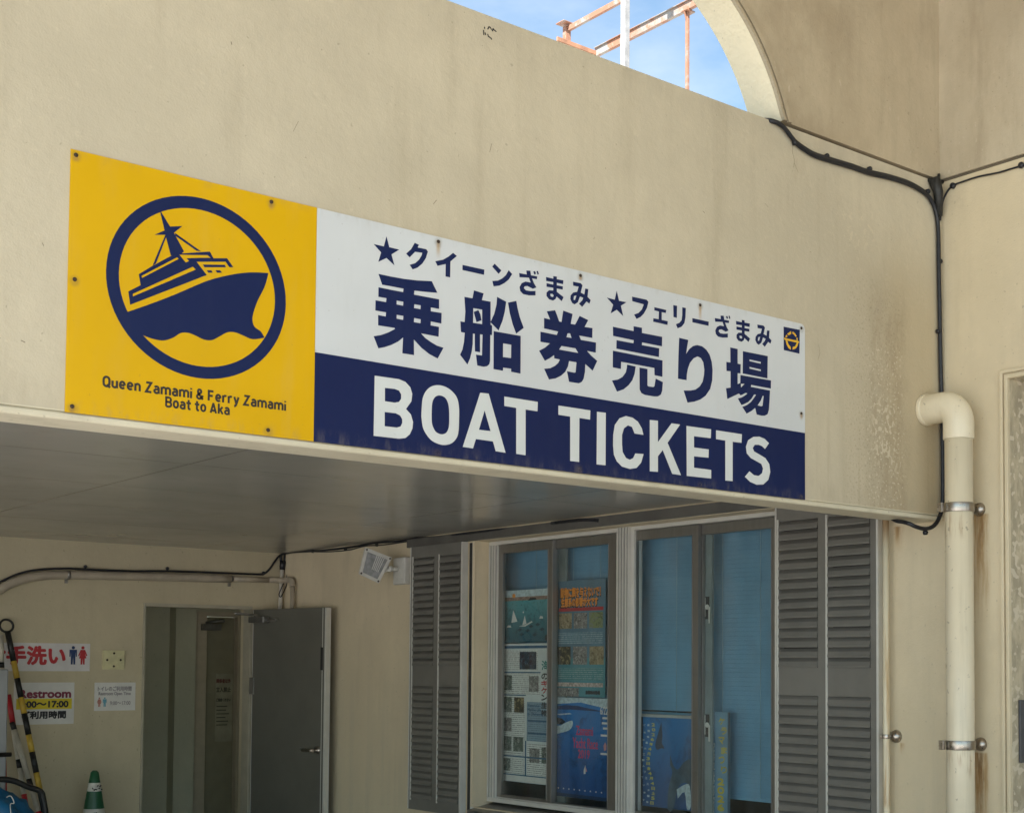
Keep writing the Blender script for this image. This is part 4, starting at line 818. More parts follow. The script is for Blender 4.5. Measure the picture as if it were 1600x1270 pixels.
def din(ch):                               # strokes of a monoline grotesque, cap height 1, x-height 0.74; returns strokes and advance
    x = 0.74
    n_arch = lambda o: [(o, 0), (o, 0.46)]+arc(o+0.19, 0.46, 0.19, 0.20, 180, 0)[1:]+[(o+0.38, 0)]
    d = {'Q': ([[(0.0, 0.35), (0.0, 0.65)]+arc(0.25, 0.65, 0.25, 0.28, 180, 0)+[(0.5, 0.35)]+arc(0.25, 0.35, 0.25, 0.28, 0, -180)[:], [(0.30, 0.25), (0.56, -0.03)]], 0.5),
         'u': ([[(0, 0.66), (0, 0.26)]+arc(0.19, 0.26, 0.19, 0.19, 180, 360)+[(0.38, 0.66)], [(0.38, 0.70), (0.38, 0.0)]], 0.38),
         'e': ([[(0.02, 0.36), (0.40, 0.36)], arc(0.21, 0.40, 0.20, 0.27, -8, 180)+arc(0.21, 0.34, 0.20, 0.27, 180, 320)], 0.41),
         'n': ([[(0, 0), (0, 0.70)], n_arch(0)[1:]], 0.38), 'm': ([[(0, 0), (0, 0.70)], n_arch(0)[1:], n_arch(0.38)[1:]], 0.76),
         'a': ([arc(0.19, 0.46, 0.19, 0.21, 150, 0)+[(0.38, 0)], [(0.38, 0.40), (0.18, 0.40)]+arc(0.16, 0.23, 0.16, 0.17, 90, 270)[1:]+[(0.24, 0.06), (0.36, 0.12)]], 0.38),
         'Z': ([[(0.02, 0.93), (0.47, 0.93), (0.02, 0.07), (0.50, 0.07)]], 0.5), 'i': ([[(0, 0), (0, 0.68)], [(0, 0.83), (0, 0.97)]], 0.0),
         '&': ([[(0.56, 0.0), (0.10, 0.62)]+arc(0.24, 0.76, 0.15, 0.17, 200, -30)+[(0.12, 0.44)]+arc(0.22, 0.25, 0.21, 0.19, 140, 290)+[(0.48, 0.22), (0.54, 0.40)]], 0.56),
         'F': ([[(0, 0), (0, 0.93), (0.44, 0.93)], [(0, 0.48), (0.38, 0.48)]], 0.43), 'r': ([[(0, 0), (0, 0.70)], [(0, 0.44)]+arc(0.18, 0.44, 0.18, 0.22, 180, 50)], 0.27),
         'y': ([[(0.0, 0.70), (0.20, 0.04)], [(0.41, 0.70), (0.17, -0.10), (0.06, -0.20), (0.0, -0.20)]], 0.40),
         'B': ([[(0, 0.07), (0, 0.93), (0.25, 0.93)]+arc(0.25, 0.72, 0.20, 0.21, 90, -90)+[(0, 0.51)], [(0.25, 0.51)]+arc(0.26, 0.29, 0.22, 0.22, 90, -90)+[(0, 0.07)]], 0.47),
         'o': ([[(0.0, 0.34), (0.0, 0.40)]+arc(0.20, 0.42, 0.20, 0.25, 180, 0)+arc(0.20, 0.32, 0.20, 0.25, 0, -180)+[(0.0, 0.40)]], 0.40),
         't': ([[(0.12, 0.95), (0.12, 0.2), (0.17, 0.09), (0.33, 0.08)], [(-0.10, 0.64), (0.36, 0.64)]], 0.28), 'A': ([[(0.0, 0), (0.27, 0.98)], [(0.25, 0.98), (0.54, 0)], [(0.10, 0.24), (0.44, 0.24)]], 0.54),
         'k': ([[(0, 0), (0, 1.0)], [(0.02, 0.24), (0.38, 0.70)], [(0.15, 0.42), (0.41, 0.0)]], 0.38)}
    return d.get(ch, ([], 0.12))
def ribbon(mb, pts, w_, mp, d):
    L_, R__ = [], []
    for k, p in enumerate(pts):
        a = Vector(pts[max(k-1, 0)]); b = Vector(p); c_ = Vector(pts[min(k+1, len(pts)-1)])
        t1 = (b-a).normalized() if (b-a).length > 1e-6 else (c_-b).normalized(); t2 = (c_-b).normalized() if (c_-b).length > 1e-6 else t1
        m_ = (t1+t2); m_ = m_.normalized() if m_.length > 1e-6 else t1; n_ = Vector((-m_.y, m_.x)); kk = 1/max(0.45, n_.dot(Vector((-t1.y, t1.x))))
        L_.append(b+n_*w_*kk/2); R__.append(b-n_*w_*kk/2)
    a = mb.addv([mp(p.x, p.y, d) for p in L_]); b = mb.addv([mp(p.x, p.y, d) for p in R__])
    for k in range(len(pts)-1): mb.face([a+k, a+k+1, b+k+1, b+k])
def caption(mb, txt, x0, x1, zb, h):
    st_w = 0.20; x = st_w/2; strokes = []
    for ch in txt:
        if ch == ' ': x += 0.28; continue
        ss, adv = din(ch)
        for q_ in ss: strokes.append([(x+px_, py_) for px_, py_ in q_])
        x += adv+st_w+0.065
    k = (x1-x0)/(x-st_w/2-0.065)
    for i_, q_ in enumerate(strokes): ribbon(mb, [(p[0], p[1]*h/k) for p in q_], st_w, lambda u, v, d: Fm(x0+u*k, zb+v*k, d), INK+0.00004*(i_ % 5))
sm_ = MB()
l0 = F(159, 604); caption(sm_, 'Queen Zamami & Ferry Zamami', l0[0], F(446, 637)[0], l0[1], F(159, 587)[1]-l0[1])
l0 = F(257, 636); caption(sm_, 'Boat to Aka', l0[0], F(358, 648)[0], l0[1], F(257, 619.5)[1]-l0[1])
sm_.build('caption', M_black_ink, sign)
# ship emblem
em = MB(); o, s = (150, 290), 4.097
rc_ = [F(150+x/s, 290+y/s) for x, y in ((60, 560), (1212, 720), (560, 58), (720, 1243))]
ccx = (rc_[0][0]+rc_[1][0])/2; ccz = (rc_[2][1]+rc_[3][1])/2; rr = ((rc_[1][0]-rc_[0][0])+(rc_[2][1]-rc_[3][1]))/4; rin = rr*0.868
ex = (rc_[1][0]-rc_[0][0])/2/rr; ez = (rc_[2][1]-rc_[3][1])/2/rr
circ = lambda r: [(ccx+r*ex*math.cos(2*math.pi*k/72), ccz+r*ez*math.sin(2*math.pi*k/72)) for k in range(72)]
em.slab([circ(rr), circ(rin)], Fm, INK)
hull = spline2([(185,815),(330,765),(500,700),(700,615),(850,575),(980,558),(1100,562)], 3) + spline2([(1100,562),(1075,650),(1030,740),(1000,830),(1000,880),(1015,910),(1050,935),(1075,975)], 4)[1:] + spline2([(1075,975),(1000,985),(940,962),(890,942),(840,940),(790,965),(740,990),(690,988),(640,965),(590,945),(540,945),(490,975),(430,993),(370,985),(310,965),(270,945)], 4)[1:] + [(255,990),(150,850)]
trace(em, o, s, hull, d=INK+0.0001)
trace(em, o, s, [(403,155),(470,265),(550,262),(495,305),(560,425),(540,440),(475,450),(440,318),(370,318),(435,290)], d=INK+0.0001)
trace(em, o, s, [(270,570),(355,518),(500,440),(725,425),(748,468),(835,468),(875,525),(850,525),(825,490),(640,490),(705,575),(215,765),(203,680),(282,640)],
      [[(288,580),(515,462),(525,472),(290,594)], [(232,695),(615,522),(635,540),(232,712)], [(530,445),(710,448),(730,465),(665,465),(575,468),(592,485),(570,495)]], d=INK+0.0002)
for l in ([(440,318),(448,325),(380,500),(358,515)], [(500,305),(505,325),(640,420),(668,424)], [(680,508),(820,510),(828,525),(690,525)], [(705,545),(735,545),(742,560),(715,560)], [(760,545),(790,545),(803,560),(772,560)]): trace(em, o, s, l, d=INK+0.0003)
em.build('ship_emblem', M_ink, sign)
te = MB(); o, s = (1110, 490), 10.667
trace(te, o, s, [(1207,220),(1478,275),(1472,672),(1210,610)], d=INK, m=0)
for l in ([(1215,400),(1250,415),(1445,455),(1470,475),(1470,490),(1440,490),(1240,445),(1218,435)], [(1265,340),(1330,295),(1335,340),(1290,365)], [(1232,390),(1255,355),(1270,375),(1262,400)], [(1358,300),(1400,335),(1425,380),(1405,390),(1380,355),(1352,335)],
          [(1425,395),(1442,420),(1440,450),(1420,440)], [(1240,450),(1270,455),(1285,510),(1325,560),(1325,605),(1290,580),(1255,520)], [(1452,490),(1440,540),(1410,585),(1355,605),(1358,560),(1400,545),(1425,490)]): trace(te, o, s, l, d=INK+0.0003, m=1)
te.build('town_emblem', [M_navy, M_gold], sign)
for k, (x, y) in enumerate(SCREWS):
    c = F(x, y); q = MB(); q.lathe([(0.0058, 0), (0.0052, 0.0018), (0.003, 0.003)], Fm(c[0], c[1], TS), (0, -1, 0), 14)
    q.build('screw', M_rust if k < 9 or k == 13 else M_navy, sign)
# ------------------------------------------------------------------ cables in front of the sign wall
cab = thing('black_cable', 'thick black cable clipped along the parapet and down the corner beside the sign', 'cable')
def Fp(px, py, d=0.014): u, v = F(px, py, d); return Fm(u, v, d)
def Wp(px, py, d=0.014): u, v = W(px, py, d); return Wm(u, v, d)
def Bp(px, py, d=0.02): u, v = B(px, py, d); return Bm(u, v, d)
path = [Fp(1196, 188, -0.03), Fp(1205, 189, 0.004), Fp(1218, 194), Fp(1228, 203), Fp(1237, 215), Fp(1243, 222), Fp(1255, 231), Fp(1272, 241), Fp(1300, 250), Fp(1330, 259), Fp(1356, 268), Fp(1390, 276), Fp(1420, 286), Fp(1444, 300), Fp(1456, 315), Fp(1463, 334), Fp(1466, 360), Fp(1467, 420), Fp(1468.5, 500), Fp(1470, 580), Fp(1472, 640), Fp(1473, 720), Fp(1473, 775), Fp(1471, 797), Fp(1466, 812), Fp(1458, 822), Fp(1446, 826), Fp(1432, 823), Fp(1421, 818, 0.0), Fp(1410, 815, -0.04), Fp(1398, 812, -0.1)]; path.append(Vector((path[-1].x, DF+0.16, ZLIP+0.05))); path.append(Vector((path[-1].x, DF+0.17, ZC-0.02)))
c = MB(); c.tube(spline(path, 5), 0.009, 10); c.tube(spline([p+Vector((0.010, 0.003, -0.009)) for p in path[3:22]], 5), 0.005, 8); c.build('sheath', M_cable, cab)
def clip(parent, p, n_dir, s=0.013):
    m = MB(); n_dir = Vector(n_dir); m.lathe([(s, 0), (s, 0.012), (s*0.6, 0.016)], p, n_dir, 10); m.build('clip', M_cable, parent)
for px, py in ((1240, 224), (1290, 245), (1357, 265), (1448, 300), (1464, 518), (1467, 409), (1444, 832)): clip(cab, Fp(px, py, 0.005), (0, -1, 0), 0.0105)
tc_ = thing('thin_cable', 'thin black cable with round clips sagging along the upper right wall', 'cable')
c = MB(); c.tube(spline([Wp(1640, 246, 0.008), Wp(1600, 258, 0.008), Wp(1580, 264, 0.008), Wp(1560, 270, 0.008), Wp(1530, 276, 0.008), Wp(1505, 284, 0.008), Wp(1488, 291, 0.008), Wp(1478, 303, 0.008), Wp(1472, 320, 0.008), Wp(1469, 345, 0.008)], 5), 0.0042, 8); c.build('sheath', M_cable, tc_)
for px, py in ((1490, 291), (1597, 259)): clip(tc_, Wp(px, py, 0.001), (-1, 0, 0), 0.013)
jt = MB(); jt.tube([Fp(1459, 279, 0.02), Fp(1466, 300, 0.03), Fp(1468, 338, 0.02)], [0.028, 0.022, 0.014], 8); jt.tube([Fp(1452, 281, 0.012), Fp(1476, 285, 0.012)], 0.009, 8); jt.tube([Fp(1467, 272, 0.012), Fp(1467, 288, 0.012)], 0.006, 6)
tag(jt.build('sealant_lump', plain('black sealant', (0.018, 0.018, 0.018), 0.5, 0, 0.4, 40, 0.4)), 'lump of black sealant in the corner where the cables meet', 'sealant')
# soffit cable
sc_ = thing('soffit_cable', 'black cable running under the dark soffit and over the grey conduit', 'cable')
pth = [Wp(1240, 783, 0.02), Wp(1100, 796, 0.02), Wp(1000, 806.5, 0.02), Wp(930, 815, 0.02), Wp(860, 820, 0.02), Wp(800, 825, 0.02), Wp(735, 832, 0.03), Wp(690, 838, 0.015), Wp(650, 841, 0.012), Wp(615, 846, 0.012), Wp(585, 848, 0.012), Wp(545, 855, 0.012), Wp(500, 860, 0.012), Wp(465, 862, 0.012), Wp(450, 863.5, 0.015), Bp(438, 867), Bp(430, 876), Bp(422, 888), Bp(413, 896), Bp(404, 897), Bp(350, 895), Bp(261, 892, 0.035), Bp(200, 892, 0.035), Bp(130, 889, 0.035), Bp(100, 888, 0.035), Bp(60, 890, 0.035), Bp(30, 896, 0.035), Bp(0, 909, 0.035), Bp(-30, 927, 0.035)]
c = MB(); c.tube(spline(pth, 5), 0.0075, 8)
c.tube(spline([Wp(640, 845, 0.01), Wp(600, 851, 0.01), Wp(570, 853, 0.01), Wp(545, 859, 0.01), Wp(510, 862, 0.01), Wp(480, 861, 0.01)], 5), 0.004, 6)
c.tube(spline([Wp(862, 817, 0.03), Wp(905, 812, 0.03), Wp(935, 813, 0.03)], 4), 0.0095, 8)
c.tube(spline([Bp(456, 866, 0.04), Bp(453, 880, 0.04), Bp(448, 900, 0.06), Bp(440, 918, 0.06), Bp(436, 928, 0.06), Bp(439, 932, 0.06), Bp(446, 918, 0.06), Bp(450, 905, 0.06)], 5), 0.004, 6)
c.build('sheath', M_cable, sc_)
for px, py in ((490, 861), (541, 858), (590, 851)): clip(sc_, Wp(px, py, 0.002), (-1, 0, 0), 0.012)
for px, py in ((411, 895), (261, 888), (133, 885)): clip(sc_, Bp(px, py, 0.01), (0, -1, 0), 0.012)
# ------------------------------------------------------------------ conduits on the back wall
cd = thing('conduit_pipe', 'grey beige conduit curving along the back wall above the restroom door', 'conduit')
CY = YB-0.035; wx = XW-0.035
c = MB(); c.tube(spline([Bp(-40, 945, 0.035), Bp(0, 920, 0.035), Bp(28, 907, 0.035), Bp(60, 900, 0.035), Bp(105, 898, 0.035), Bp(200, 900, 0.035), Bp(360, 904, 0.035)], 6), 0.029, 14)
ce = Bp(425, 906, 0.035); c.tube([Bp(358, 904, 0.035), Vector((wx-0.10, CY, ce.z))], 0.020, 14); c.build('pipe', M_conduit, cd)
yd = W(457, 930, 0.035)[0]
c = MB(); c.tube(spline([Vector((wx-0.10, CY, ce.z)), Vector((wx-0.03, CY-0.01, ce.z)), Vector((wx, CY-0.06, ce.z)), Vector((wx, yd+0.05, ce.z)), Vector((wx, yd+0.012, ce.z-0.012)), Vector((wx, yd, ce.z-0.05))], 5), 0.022, 14); c.build('elbow', M_conduit, cd)
c = MB(); c.tube([Vector((wx, yd, ce.z-0.05)), Vector((wx, yd, ce.z-0.42))], 0.017, 12); c.build('drop_pipe', M_conduit, cd)
for px, py in ((106, 896), (361, 903)):
    c = MB(); p = Bp(px, py+(2 if px < 200 else 1), 0.035); rr_ = 0.032 if px < 200 else 0.0225; c.lathe([(rr_, -0.01), (rr_, 0.01)], p, (1, 0, 0.02), 14); c.box(p.x-0.009, p.x+0.009, YB-0.012, YB-0.0005, p.z-0.055, p.z-0.02); c.build('clamp', M_aludim, cd)
c2 = thing('upright_conduit', 'pale upright conduit with black forked connector in the far corner', 'conduit')
c = MB(); c.tube([Bp(441, 888, 0.025), Bp(437, 960, 0.025)], 0.0155, 12); c.build('pipe', M_conduit2, c2)
c = MB(); c.tube([Bp(441, 890, 0.025), Bp(442, 876, 0.025)], [0.02, 0.024], 10); c.tube([Bp(439, 878, 0.025), Bp(438, 866, 0.025)], 0.01, 8); c.tube([Bp(444, 878, 0.025), Bp(446, 866, 0.025)], 0.01, 8); c.build('connector', M_cable, c2)
# ------------------------------------------------------------------ floodlight
fl = thing('floodlight', 'tilted off white floodlight on a wall box beside the far shutter', 'floodlight')
c = MB(); a, b = W(637, 900, 0.03)[0], W(619, 900, 0.03)[0]; bz0, bz1 = W(628, 913, 0.03)[1], W(628, 871, 0.03)[1]; c.rect(a, b, bz0, bz1, Wm, 0.055, 0.0005); c.build('wall_box', M_lampbody, fl, 0.006)
YL = W(600, 880, 0.14)[0]
def Lp(px, py, y): v = ray(px, py); t = y/v.y; return Vector((v.x*t, y, 1.6+v.z*t))
q = [Lp(571, 855, YL-0.02), Lp(612, 871, YL-0.05), Lp(592, 911, YL-0.03), Lp(561, 897, YL)]
nrm = (q[1]-q[0]).cross(q[3]-q[0]).normalized()
if nrm.y > 0: nrm = -nrm
ctr = sum(q, Vector())/4
q = [p-nrm*(p-ctr).dot(nrm) for p in q]
def ins(k, d): return [ctr+(p-ctr)*k+nrm*d for p in q]
c = MB(); c.hexa(ins(1.0, 0.0)+ins(0.96, -0.03)); c.hexa(ins(0.93, -0.0305)+ins(0.6, -0.085))
for k in range(4): c.hexa([ins(1.0, 0.008)[k], ins(1.0, 0.008)[(k+1) % 4], ins(0.78, 0.008)[(k+1) % 4], ins(0.78, 0.008)[k], ins(1.0, 0.0004)[k], ins(1.0, 0.0004)[(k+1) % 4], ins(0.78, 0.0004)[(k+1) % 4], ins(0.78, 0.0004)[k]])
c.build('lamp_head', M_lampbody, fl, 0.002)
c = MB(); i0 = ins(0.76, 0.002); c.hexa(i0+ins(0.76, 0.0004)); c.build('reflector', M_lens, fl)
c = MB()
for k in range(5):
    t0 = 0.45+k*0.09; e0 = i0[0].lerp(i0[1], t0); e1 = i0[3].lerp(i0[2], t0); w1 = (i0[1]-i0[0])*0.03; c.hexa([e0+nrm*0.003, e0+w1+nrm*0.003, e1.lerp(e0, 0.3)+w1+nrm*0.003, e1.lerp(e0, 0.3)+nrm*0.003, e0+nrm*0.001, e0+w1+nrm*0.001, e1.lerp(e0, 0.3)+w1+nrm*0.001, e1.lerp(e0, 0.3)+nrm*0.001])
c.build('lamp_tube', M_paper, fl)
c = MB(); bx_c = Wm((a+b)/2+0.01, bz0+0.10, 0.056); c.tube([bx_c, bx_c+Vector((-0.04, 0, 0.0)), q[2].lerp(q[1], 0.5)-nrm*0.02], 0.014, 10); c.lathe([(0.02, 0), (0.02, 0.03)], bx_c+Vector((-0.045, 0, 0.0)), (-1, 0, 0), 12); c.build('bracket', M_lampbody, fl)
for p in ins(0.88, 0.008): MB().lathe([(0.007, 0), (0.006, 0.003)], p, nrm, 8).build('screw', M_rust, fl)
# ------------------------------------------------------------------ downpipe
dp = thing('downpipe', 'cream plastic downpipe with an elbow coming out of the sign wall', 'pipe')
PR = 0.058; XP = XW-0.115; yp = (lambda v: v.y*XP/v.x)(ray(1498, 700)); ze = F(1445, 641)[1]-0.0
RE = 0.075
el = [Vector((XP, DF-0.0005, ze)), Vector((XP, yp+RE, ze))]
for k in range(1, 9): t = math.pi/2*k/8; el.append(Vector((XP, yp+RE-RE*math.sin(t), ze-RE+RE*math.cos(t))))
el.append(Vector((XP, yp, ze-RE-0.07)))
c = MB(); c.tube(el, PR+0.006, 28); c.build('elbow', M_pvc, dp, 0.002)
c = MB(); c.tube([Vector((XP, yp, ze-RE-0.06)), Vector((XP, yp, 0.0))], PR, 28); c.build('pipe', M_pvc, dp)
c = MB(); c.lathe([(PR+0.0095, 0), (PR+0.0095, 0.02)], (XP, DF-0.001, ze), (0, -1, 0), 28); c.build('collar', M_pvc, dp, 0.002)
def clampset(parent, x, y, r, z, wd=0.011):
    c = MB(); c.lathe([(r+0.001, -wd), (r+0.004, -wd), (r+0.004, wd), (r+0.001, wd)], (x, y, z), (0, 0, 1), 28); c.box(x-0.012, x+0.012, y-r-0.022, y-r-0.003, z-wd-0.002, z+wd+0.002) if False else None
    c.box(x-r-0.016, x-r-0.0035, y+r*0.55, y+r*0.95, z-wd, z+wd)
    c.build('clamp', M_steel, parent, 0.001)
    k = MB(); k.tube([(x+r*0.8, y-0.004, z), (XW-0.004, y-0.004, z)], 0.008, 10)
    k.lathe([(0.029, 0.0), (0.0285, 0.006), (0.025, 0.015), (0.016, 0.022), (0.004, 0.026)], (XW-0.0005, y-0.02, z), (-1, 0, 0), 20); k.build('standoff', M_steel, parent)
for py in (793, 1163):
    v = ray(1498, py); clampset(dp, XP, yp, PR, 1.6+v.z*(XP/v.x), 0.019)
tp = thing('thin_pipe', 'thin rust stained cream pipe beside the near shutter', 'pipe')
xt = XW-0.045; yt = (lambda v: v.y*xt/v.x)(ray(1384.5, 1000))
c = MB(); c.tube([(xt, yt, 0.0), (xt, yt, W(1384, 814)[1]+0.09)], 0.0145, 14); c.build('pipe', M_thin, tp)
v = ray(1384, 1150); clampset(tp, xt, yt, 0.0145, 1.6+v.z*(xt/v.x), 0.009)
# ------------------------------------------------------------------ signs on the back wall
def bsheet(name, label, cat, px0, py0, px1, py1, mat, d=0.003):
    x0, z1 = B(px0, py0, d); x1, z0 = B(px1, py1, d)
    o = MB().rect(x0, x1, z0, z1, Bm, d, 0.0005).build(name, mat); tag(o, label, cat); return o, x0, x1, z0, z1
def man(mb, x, z, h, m, skirt=False):
    mb.slab([[(x+h*0.09*math.cos(t*0.5236), z+h*0.91+h*0.09*math.sin(t*0.5236)) for t in range(12)]], Bm, 0.0036, None, m)
    if not skirt: mb.slab([[(x+a*h, z+b*h) for a, b in ((-0.2, 0.8), (0.2, 0.8), (0.2, 0.42), (0.14, 0.42), (0.12, 0.68), (0.12, 0), (0.02, 0), (0.0, 0.4), (-0.02, 0), (-0.12, 0), (-0.12, 0.68), (-0.14, 0.42), (-0.2, 0.42))]], Bm, 0.0036, None, m)
    else: mb.slab([[(x+a*h, z+b*h) for a, b in ((-0.12, 0.8), (0.12, 0.8), (0.25, 0.48), (0.19, 0.45), (0.12, 0.62), (0.2, 0.33), (0.11, 0.33), (0.11, 0), (0.02, 0), (0.0, 0.33), (-0.02, 0), (-0.11, 0), (-0.11, 0.33), (-0.2, 0.33), (-0.12, 0.62), (-0.19, 0.45), (-0.25, 0.48))]], Bm, 0.0036, None, m)
o, x0, x1, z0, z1 = bsheet('restroom_sign', 'white restroom sign with red characters and a man and woman symbol', 'sign', -28, 1003, 140, 1048, M_paper2)
b = MB(); ta, tb = B(-20, 1025)[0], B(101, 1025)[0]; text(b, 'お手洗い', Bm, 0.0036, ta, z0+0.045, width=tb-ta, height=0.118, bold=0.006, m=0)
man(b, B(114, 1025)[0], z0+0.045, 0.125, 1); man(b, B(129, 1025)[0], z0+0.045, 0.125, 0, True); b.build('print', [M_red, M_blue], o)
o, x0, x1, z0, z1 = bsheet('restroom_hours_notice', 'paper notice with red word and yellow hours band for the restroom', 'notice', 22, 1066, 115, 1130, M_paper)
b = MB(); b.rect(B(25, 1098)[0], B(112, 1098)[0], B(60, 1107.5)[1], B(60, 1091)[1], Bm, 0.0036, None, 2)
text(b, 'Restroom', Bm, 0.0039, B(30, 1090)[0], B(60, 1089.5)[1], width=B(110, 1090)[0]-B(30, 1090)[0], height=0.052, bold=0.0035, m=0)
text(b, '9:00～17:00', Bm, 0.0042, B(30, 1105)[0], B(60, 1104.5)[1], width=B(106, 1105)[0]-B(30, 1105)[0], height=0.040, bold=0.003, m=1)
text(b, 'ご利用時間', Bm, 0.0039, B(34, 1122)[0], B(60, 1122)[1], width=B(102, 1122)[0]-B(34, 1122)[0], height=0.048, bold=0.003, m=1); b.build('print', [plain('maroon print', (0.20, 0.03, 0.06), 0.6), M_blk, M_yel], o)
o, x0, x1, z0, z1 = bsheet('opening_time_notice', 'small faded notice with tiny figures beside the restroom door', 'notice', 148, 1066, 211, 1109, M_paper)
b = MB(); ww = x1-x0; hh = z1-z0
text(b, 'トイレのご利用時間', Bm, 0.0036, x0+ww*0.08, z0+hh*0.70, width=ww*0.82, height=0.032, bold=0.0012, m=0); text(b, 'Restroom Open Time', Bm, 0.0036, x0+ww*0.10, z0+hh*0.52, width=ww*0.78, height=0.028, bold=0.0012, m=0)
man(b, x0+ww*0.12, z0+hh*0.14, 0.065, 1, True); man(b, x0+ww*0.25, z0+hh*0.14, 0.065, 2); text(b, '9:00～17:00', Bm, 0.0036, x0+ww*0.38, z0+hh*0.20, width=ww*0.5, height=0.026, bold=0.0008, m=0); b.build('print', [plain('faded grey print', (0.28, 0.26, 0.27), 0.6), plain('faded red print', (0.45, 0.20, 0.16), 0.6), plain('faded blue print', (0.12, 0.32, 0.42), 0.6)], o)
o, x0, x1, z0, z1 = bsheet('cover_plate', 'yellowed square electrical cover plate with four screws on the back wall', 'plate', 162, 1015.5, 194, 1045.5, M_plate, 0.018)
for a_, c_ in ((0.5, 0.85), (0.5, 0.17), (0.18, 0.5), (0.82, 0.5)): MB().lathe([(0.008, 0), (0.007, 0.004)], (x0+(x1-x0)*a_, YB-0.018, z0+(z1-z0)*c_), (0, -1, 0), 10).build('screw', M_rust, o)
# ------------------------------------------------------------------ things leaning on the back wall
def banded(name, label, group, p_top, p_bot, r, bands, ring=None):
    """p_top, p_bot world points; bands: list of (fraction, material index)"""
    root = thing(name, label, 'pole', group=group)
    b = MB(); a = Vector(p_top); e = Vector(p_bot)-a; t = 0.0
    for fr_, m_ in bands:
        b.tube([a+e*t, a+e*(t+fr_)], r, 14, m_, True); t += fr_
    b.build('bar', [M_bar, M_ylw, M_rd, M_wb], root)
    if ring:
        c = MB(); R0 = 0.042; cc = a-e.normalized()*R0; ax = e.normalized(); ox = Vector((1, 0, 0)); ox = (ox-ax*ox.dot(ax)).normalized()
        c.tube([cc+ax*R0*math.cos(t*math.pi/10)+ox*R0*math.sin(t*math.pi/10) for t in range(21)], 0.008, 8, 0, False); c.build('end_ring', M_bar, root)
    return root
def ground_end(p, q):                      # extend p->q down to z = 0
    p, q = Vector(p), Vector(q); k = p.z/(p.z-q.z); return p+(q-p)*k
pt = Bp(12, 987, 0.07); pb = ground_end(pt, Bp(68, 1262, 0.30)); Lb = (pb-pt).length
pxl = (Bp(68, 1262, 0.30)-pt).length/275.0/Lb
seq = [(1033-987, 0), (1060-1033, 1), (1090-1060, 0), (1115-1090, 1), (1148-1115, 0), (1175-1148, 1), (1207-1175, 0), (1234-1207, 1), (1268-1234, 0)]
bands = [(s_*pxl, m_) for s_, m_ in seq]; rest = 1-sum(b_[0] for b_ in bands); k = 0
while rest > 1e-4: st2 = min(rest, 30*pxl); bands.append((st2, 1-(k % 2))); rest -= st2; k += 1
GB = 'cone bars leaning in the corner'
banded('cone_bar', 'black and yellow striped cone bar with end ring leaning on the back wall', GB, pt, pb, 0.0185, bands, True)
pt = Bp(13, 1085, 0.06); pb = ground_end(pt, Bp(42, 1270, 0.22)); banded('cone_bar', 'red and white cone bar next to the black and yellow one', GB, pt, pb, 0.0175, [(0.14, 2), (0.16, 3), (0.04, 0), (0.12, 3), (0.14, 2), (0.2, 3), (0.1, 2), (0.1, 3)], False)
pt = Bp(19, 1128, 0.10); pb = ground_end(pt, Bp(62, 1275, 0.30)); banded('cone_bar', 'dirty white bar with brown bands and a red band crossing the others', GB, pt, pb, 0.0175, [(0.04, 0), (0.26, 3), (0.05, 0), (0.12, 3), (0.14, 2), (0.16, 3), (0.12, 2), (0.11, 3)], False)
pt = Bp(0, 992, 0.10); pb = ground_end(pt, Bp(6, 1270, 0.30)); banded('cone_bar', 'red and white bar at the left edge above the grey panel', GB, pt, pb, 0.022, [(0.1, 3), (0.02, 0), (0.06, 3), (0.07, 2), (0.2, 3), (0.15, 2), (0.2, 3), (0.2, 2)], False)
gx = thing('panel_cart', 'grey steel panel cart with black handle at the left edge', 'cart')
c = MB(); a_ = B(-70, 1100, 0.45)[0]; b_ = B(10, 1100, 0.45)[0]; c.box(a_, b_, YB-0.48, YB-0.45, 0.12, B(5, 1045, 0.45)[1]); c.build('panel', M_grey, gx, 0.008)
c = MB(); hz = B(5, 1178, 0.5)[1]; c.tube([(a_, YB-0.53, hz), (B(15, 1178, 0.5)[0], YB-0.53, hz)], 0.014, 10); c.tube([(b_-0.02, YB-0.53, hz), (b_-0.02, YB-0.48, hz)], 0.01, 8); c.build('handle', M_bar, gx)
for xx in (a_+0.06, b_-0.06): c = MB(); c.lathe([(0.05, -0.015), (0.055, 0), (0.05, 0.015)], (xx, YB-0.45, 0.056), (0, 1, 0), 16); c.box(xx-0.012, xx+0.012, YB-0.478, YB-0.472, 0.05, 0.13); c.build('caster', M_bar, gx)
# blue tarpaulin bundle with black strap
tb = thing('tarpaulin_bundle', 'blue tarpaulin bundle with black strap in the lower left corner', 'bundle')
bc = Bp(0, 1300, 0.75); bmh = bmesh.new(); bmesh.ops.create_icosphere(bmh, subdivisions=4, radius=1.0)
for v_ in bmh.verts:
    p = v_.co; f_ = 1+0.06*math.sin(7*p.x+3*p.z)+0.05*math.sin(11*p.y+5*p.z+2*p.x)+0.03*math.sin(23*p.x-9*p.z); v_.co = Vector((p.x*0.21*f_, p.y*0.24*f_, p.z*(0.40 if p.z > 0 else 0.55)*f_*0.9))
top = max(v_.co.z for v_ in bmh.verts); tz = B(0, 1223, 0.75)[1]
zoff = tz-top; bx0 = bc.x-0.02
for v_ in bmh.verts: v_.co += Vector((bx0, YB-0.75, zoff)); v_.co.z = max(v_.co.z, 0.005)
me = bpy.data.meshes.new('sheet'); bmh.to_mesh(me); bmh.free(); me.materials.append(M_tarp)
for p in me.polygons: p.use_smooth = True
so_ = bpy.data.objects.new('sheet', me); COL.objects.link(so_); so_.parent = tb
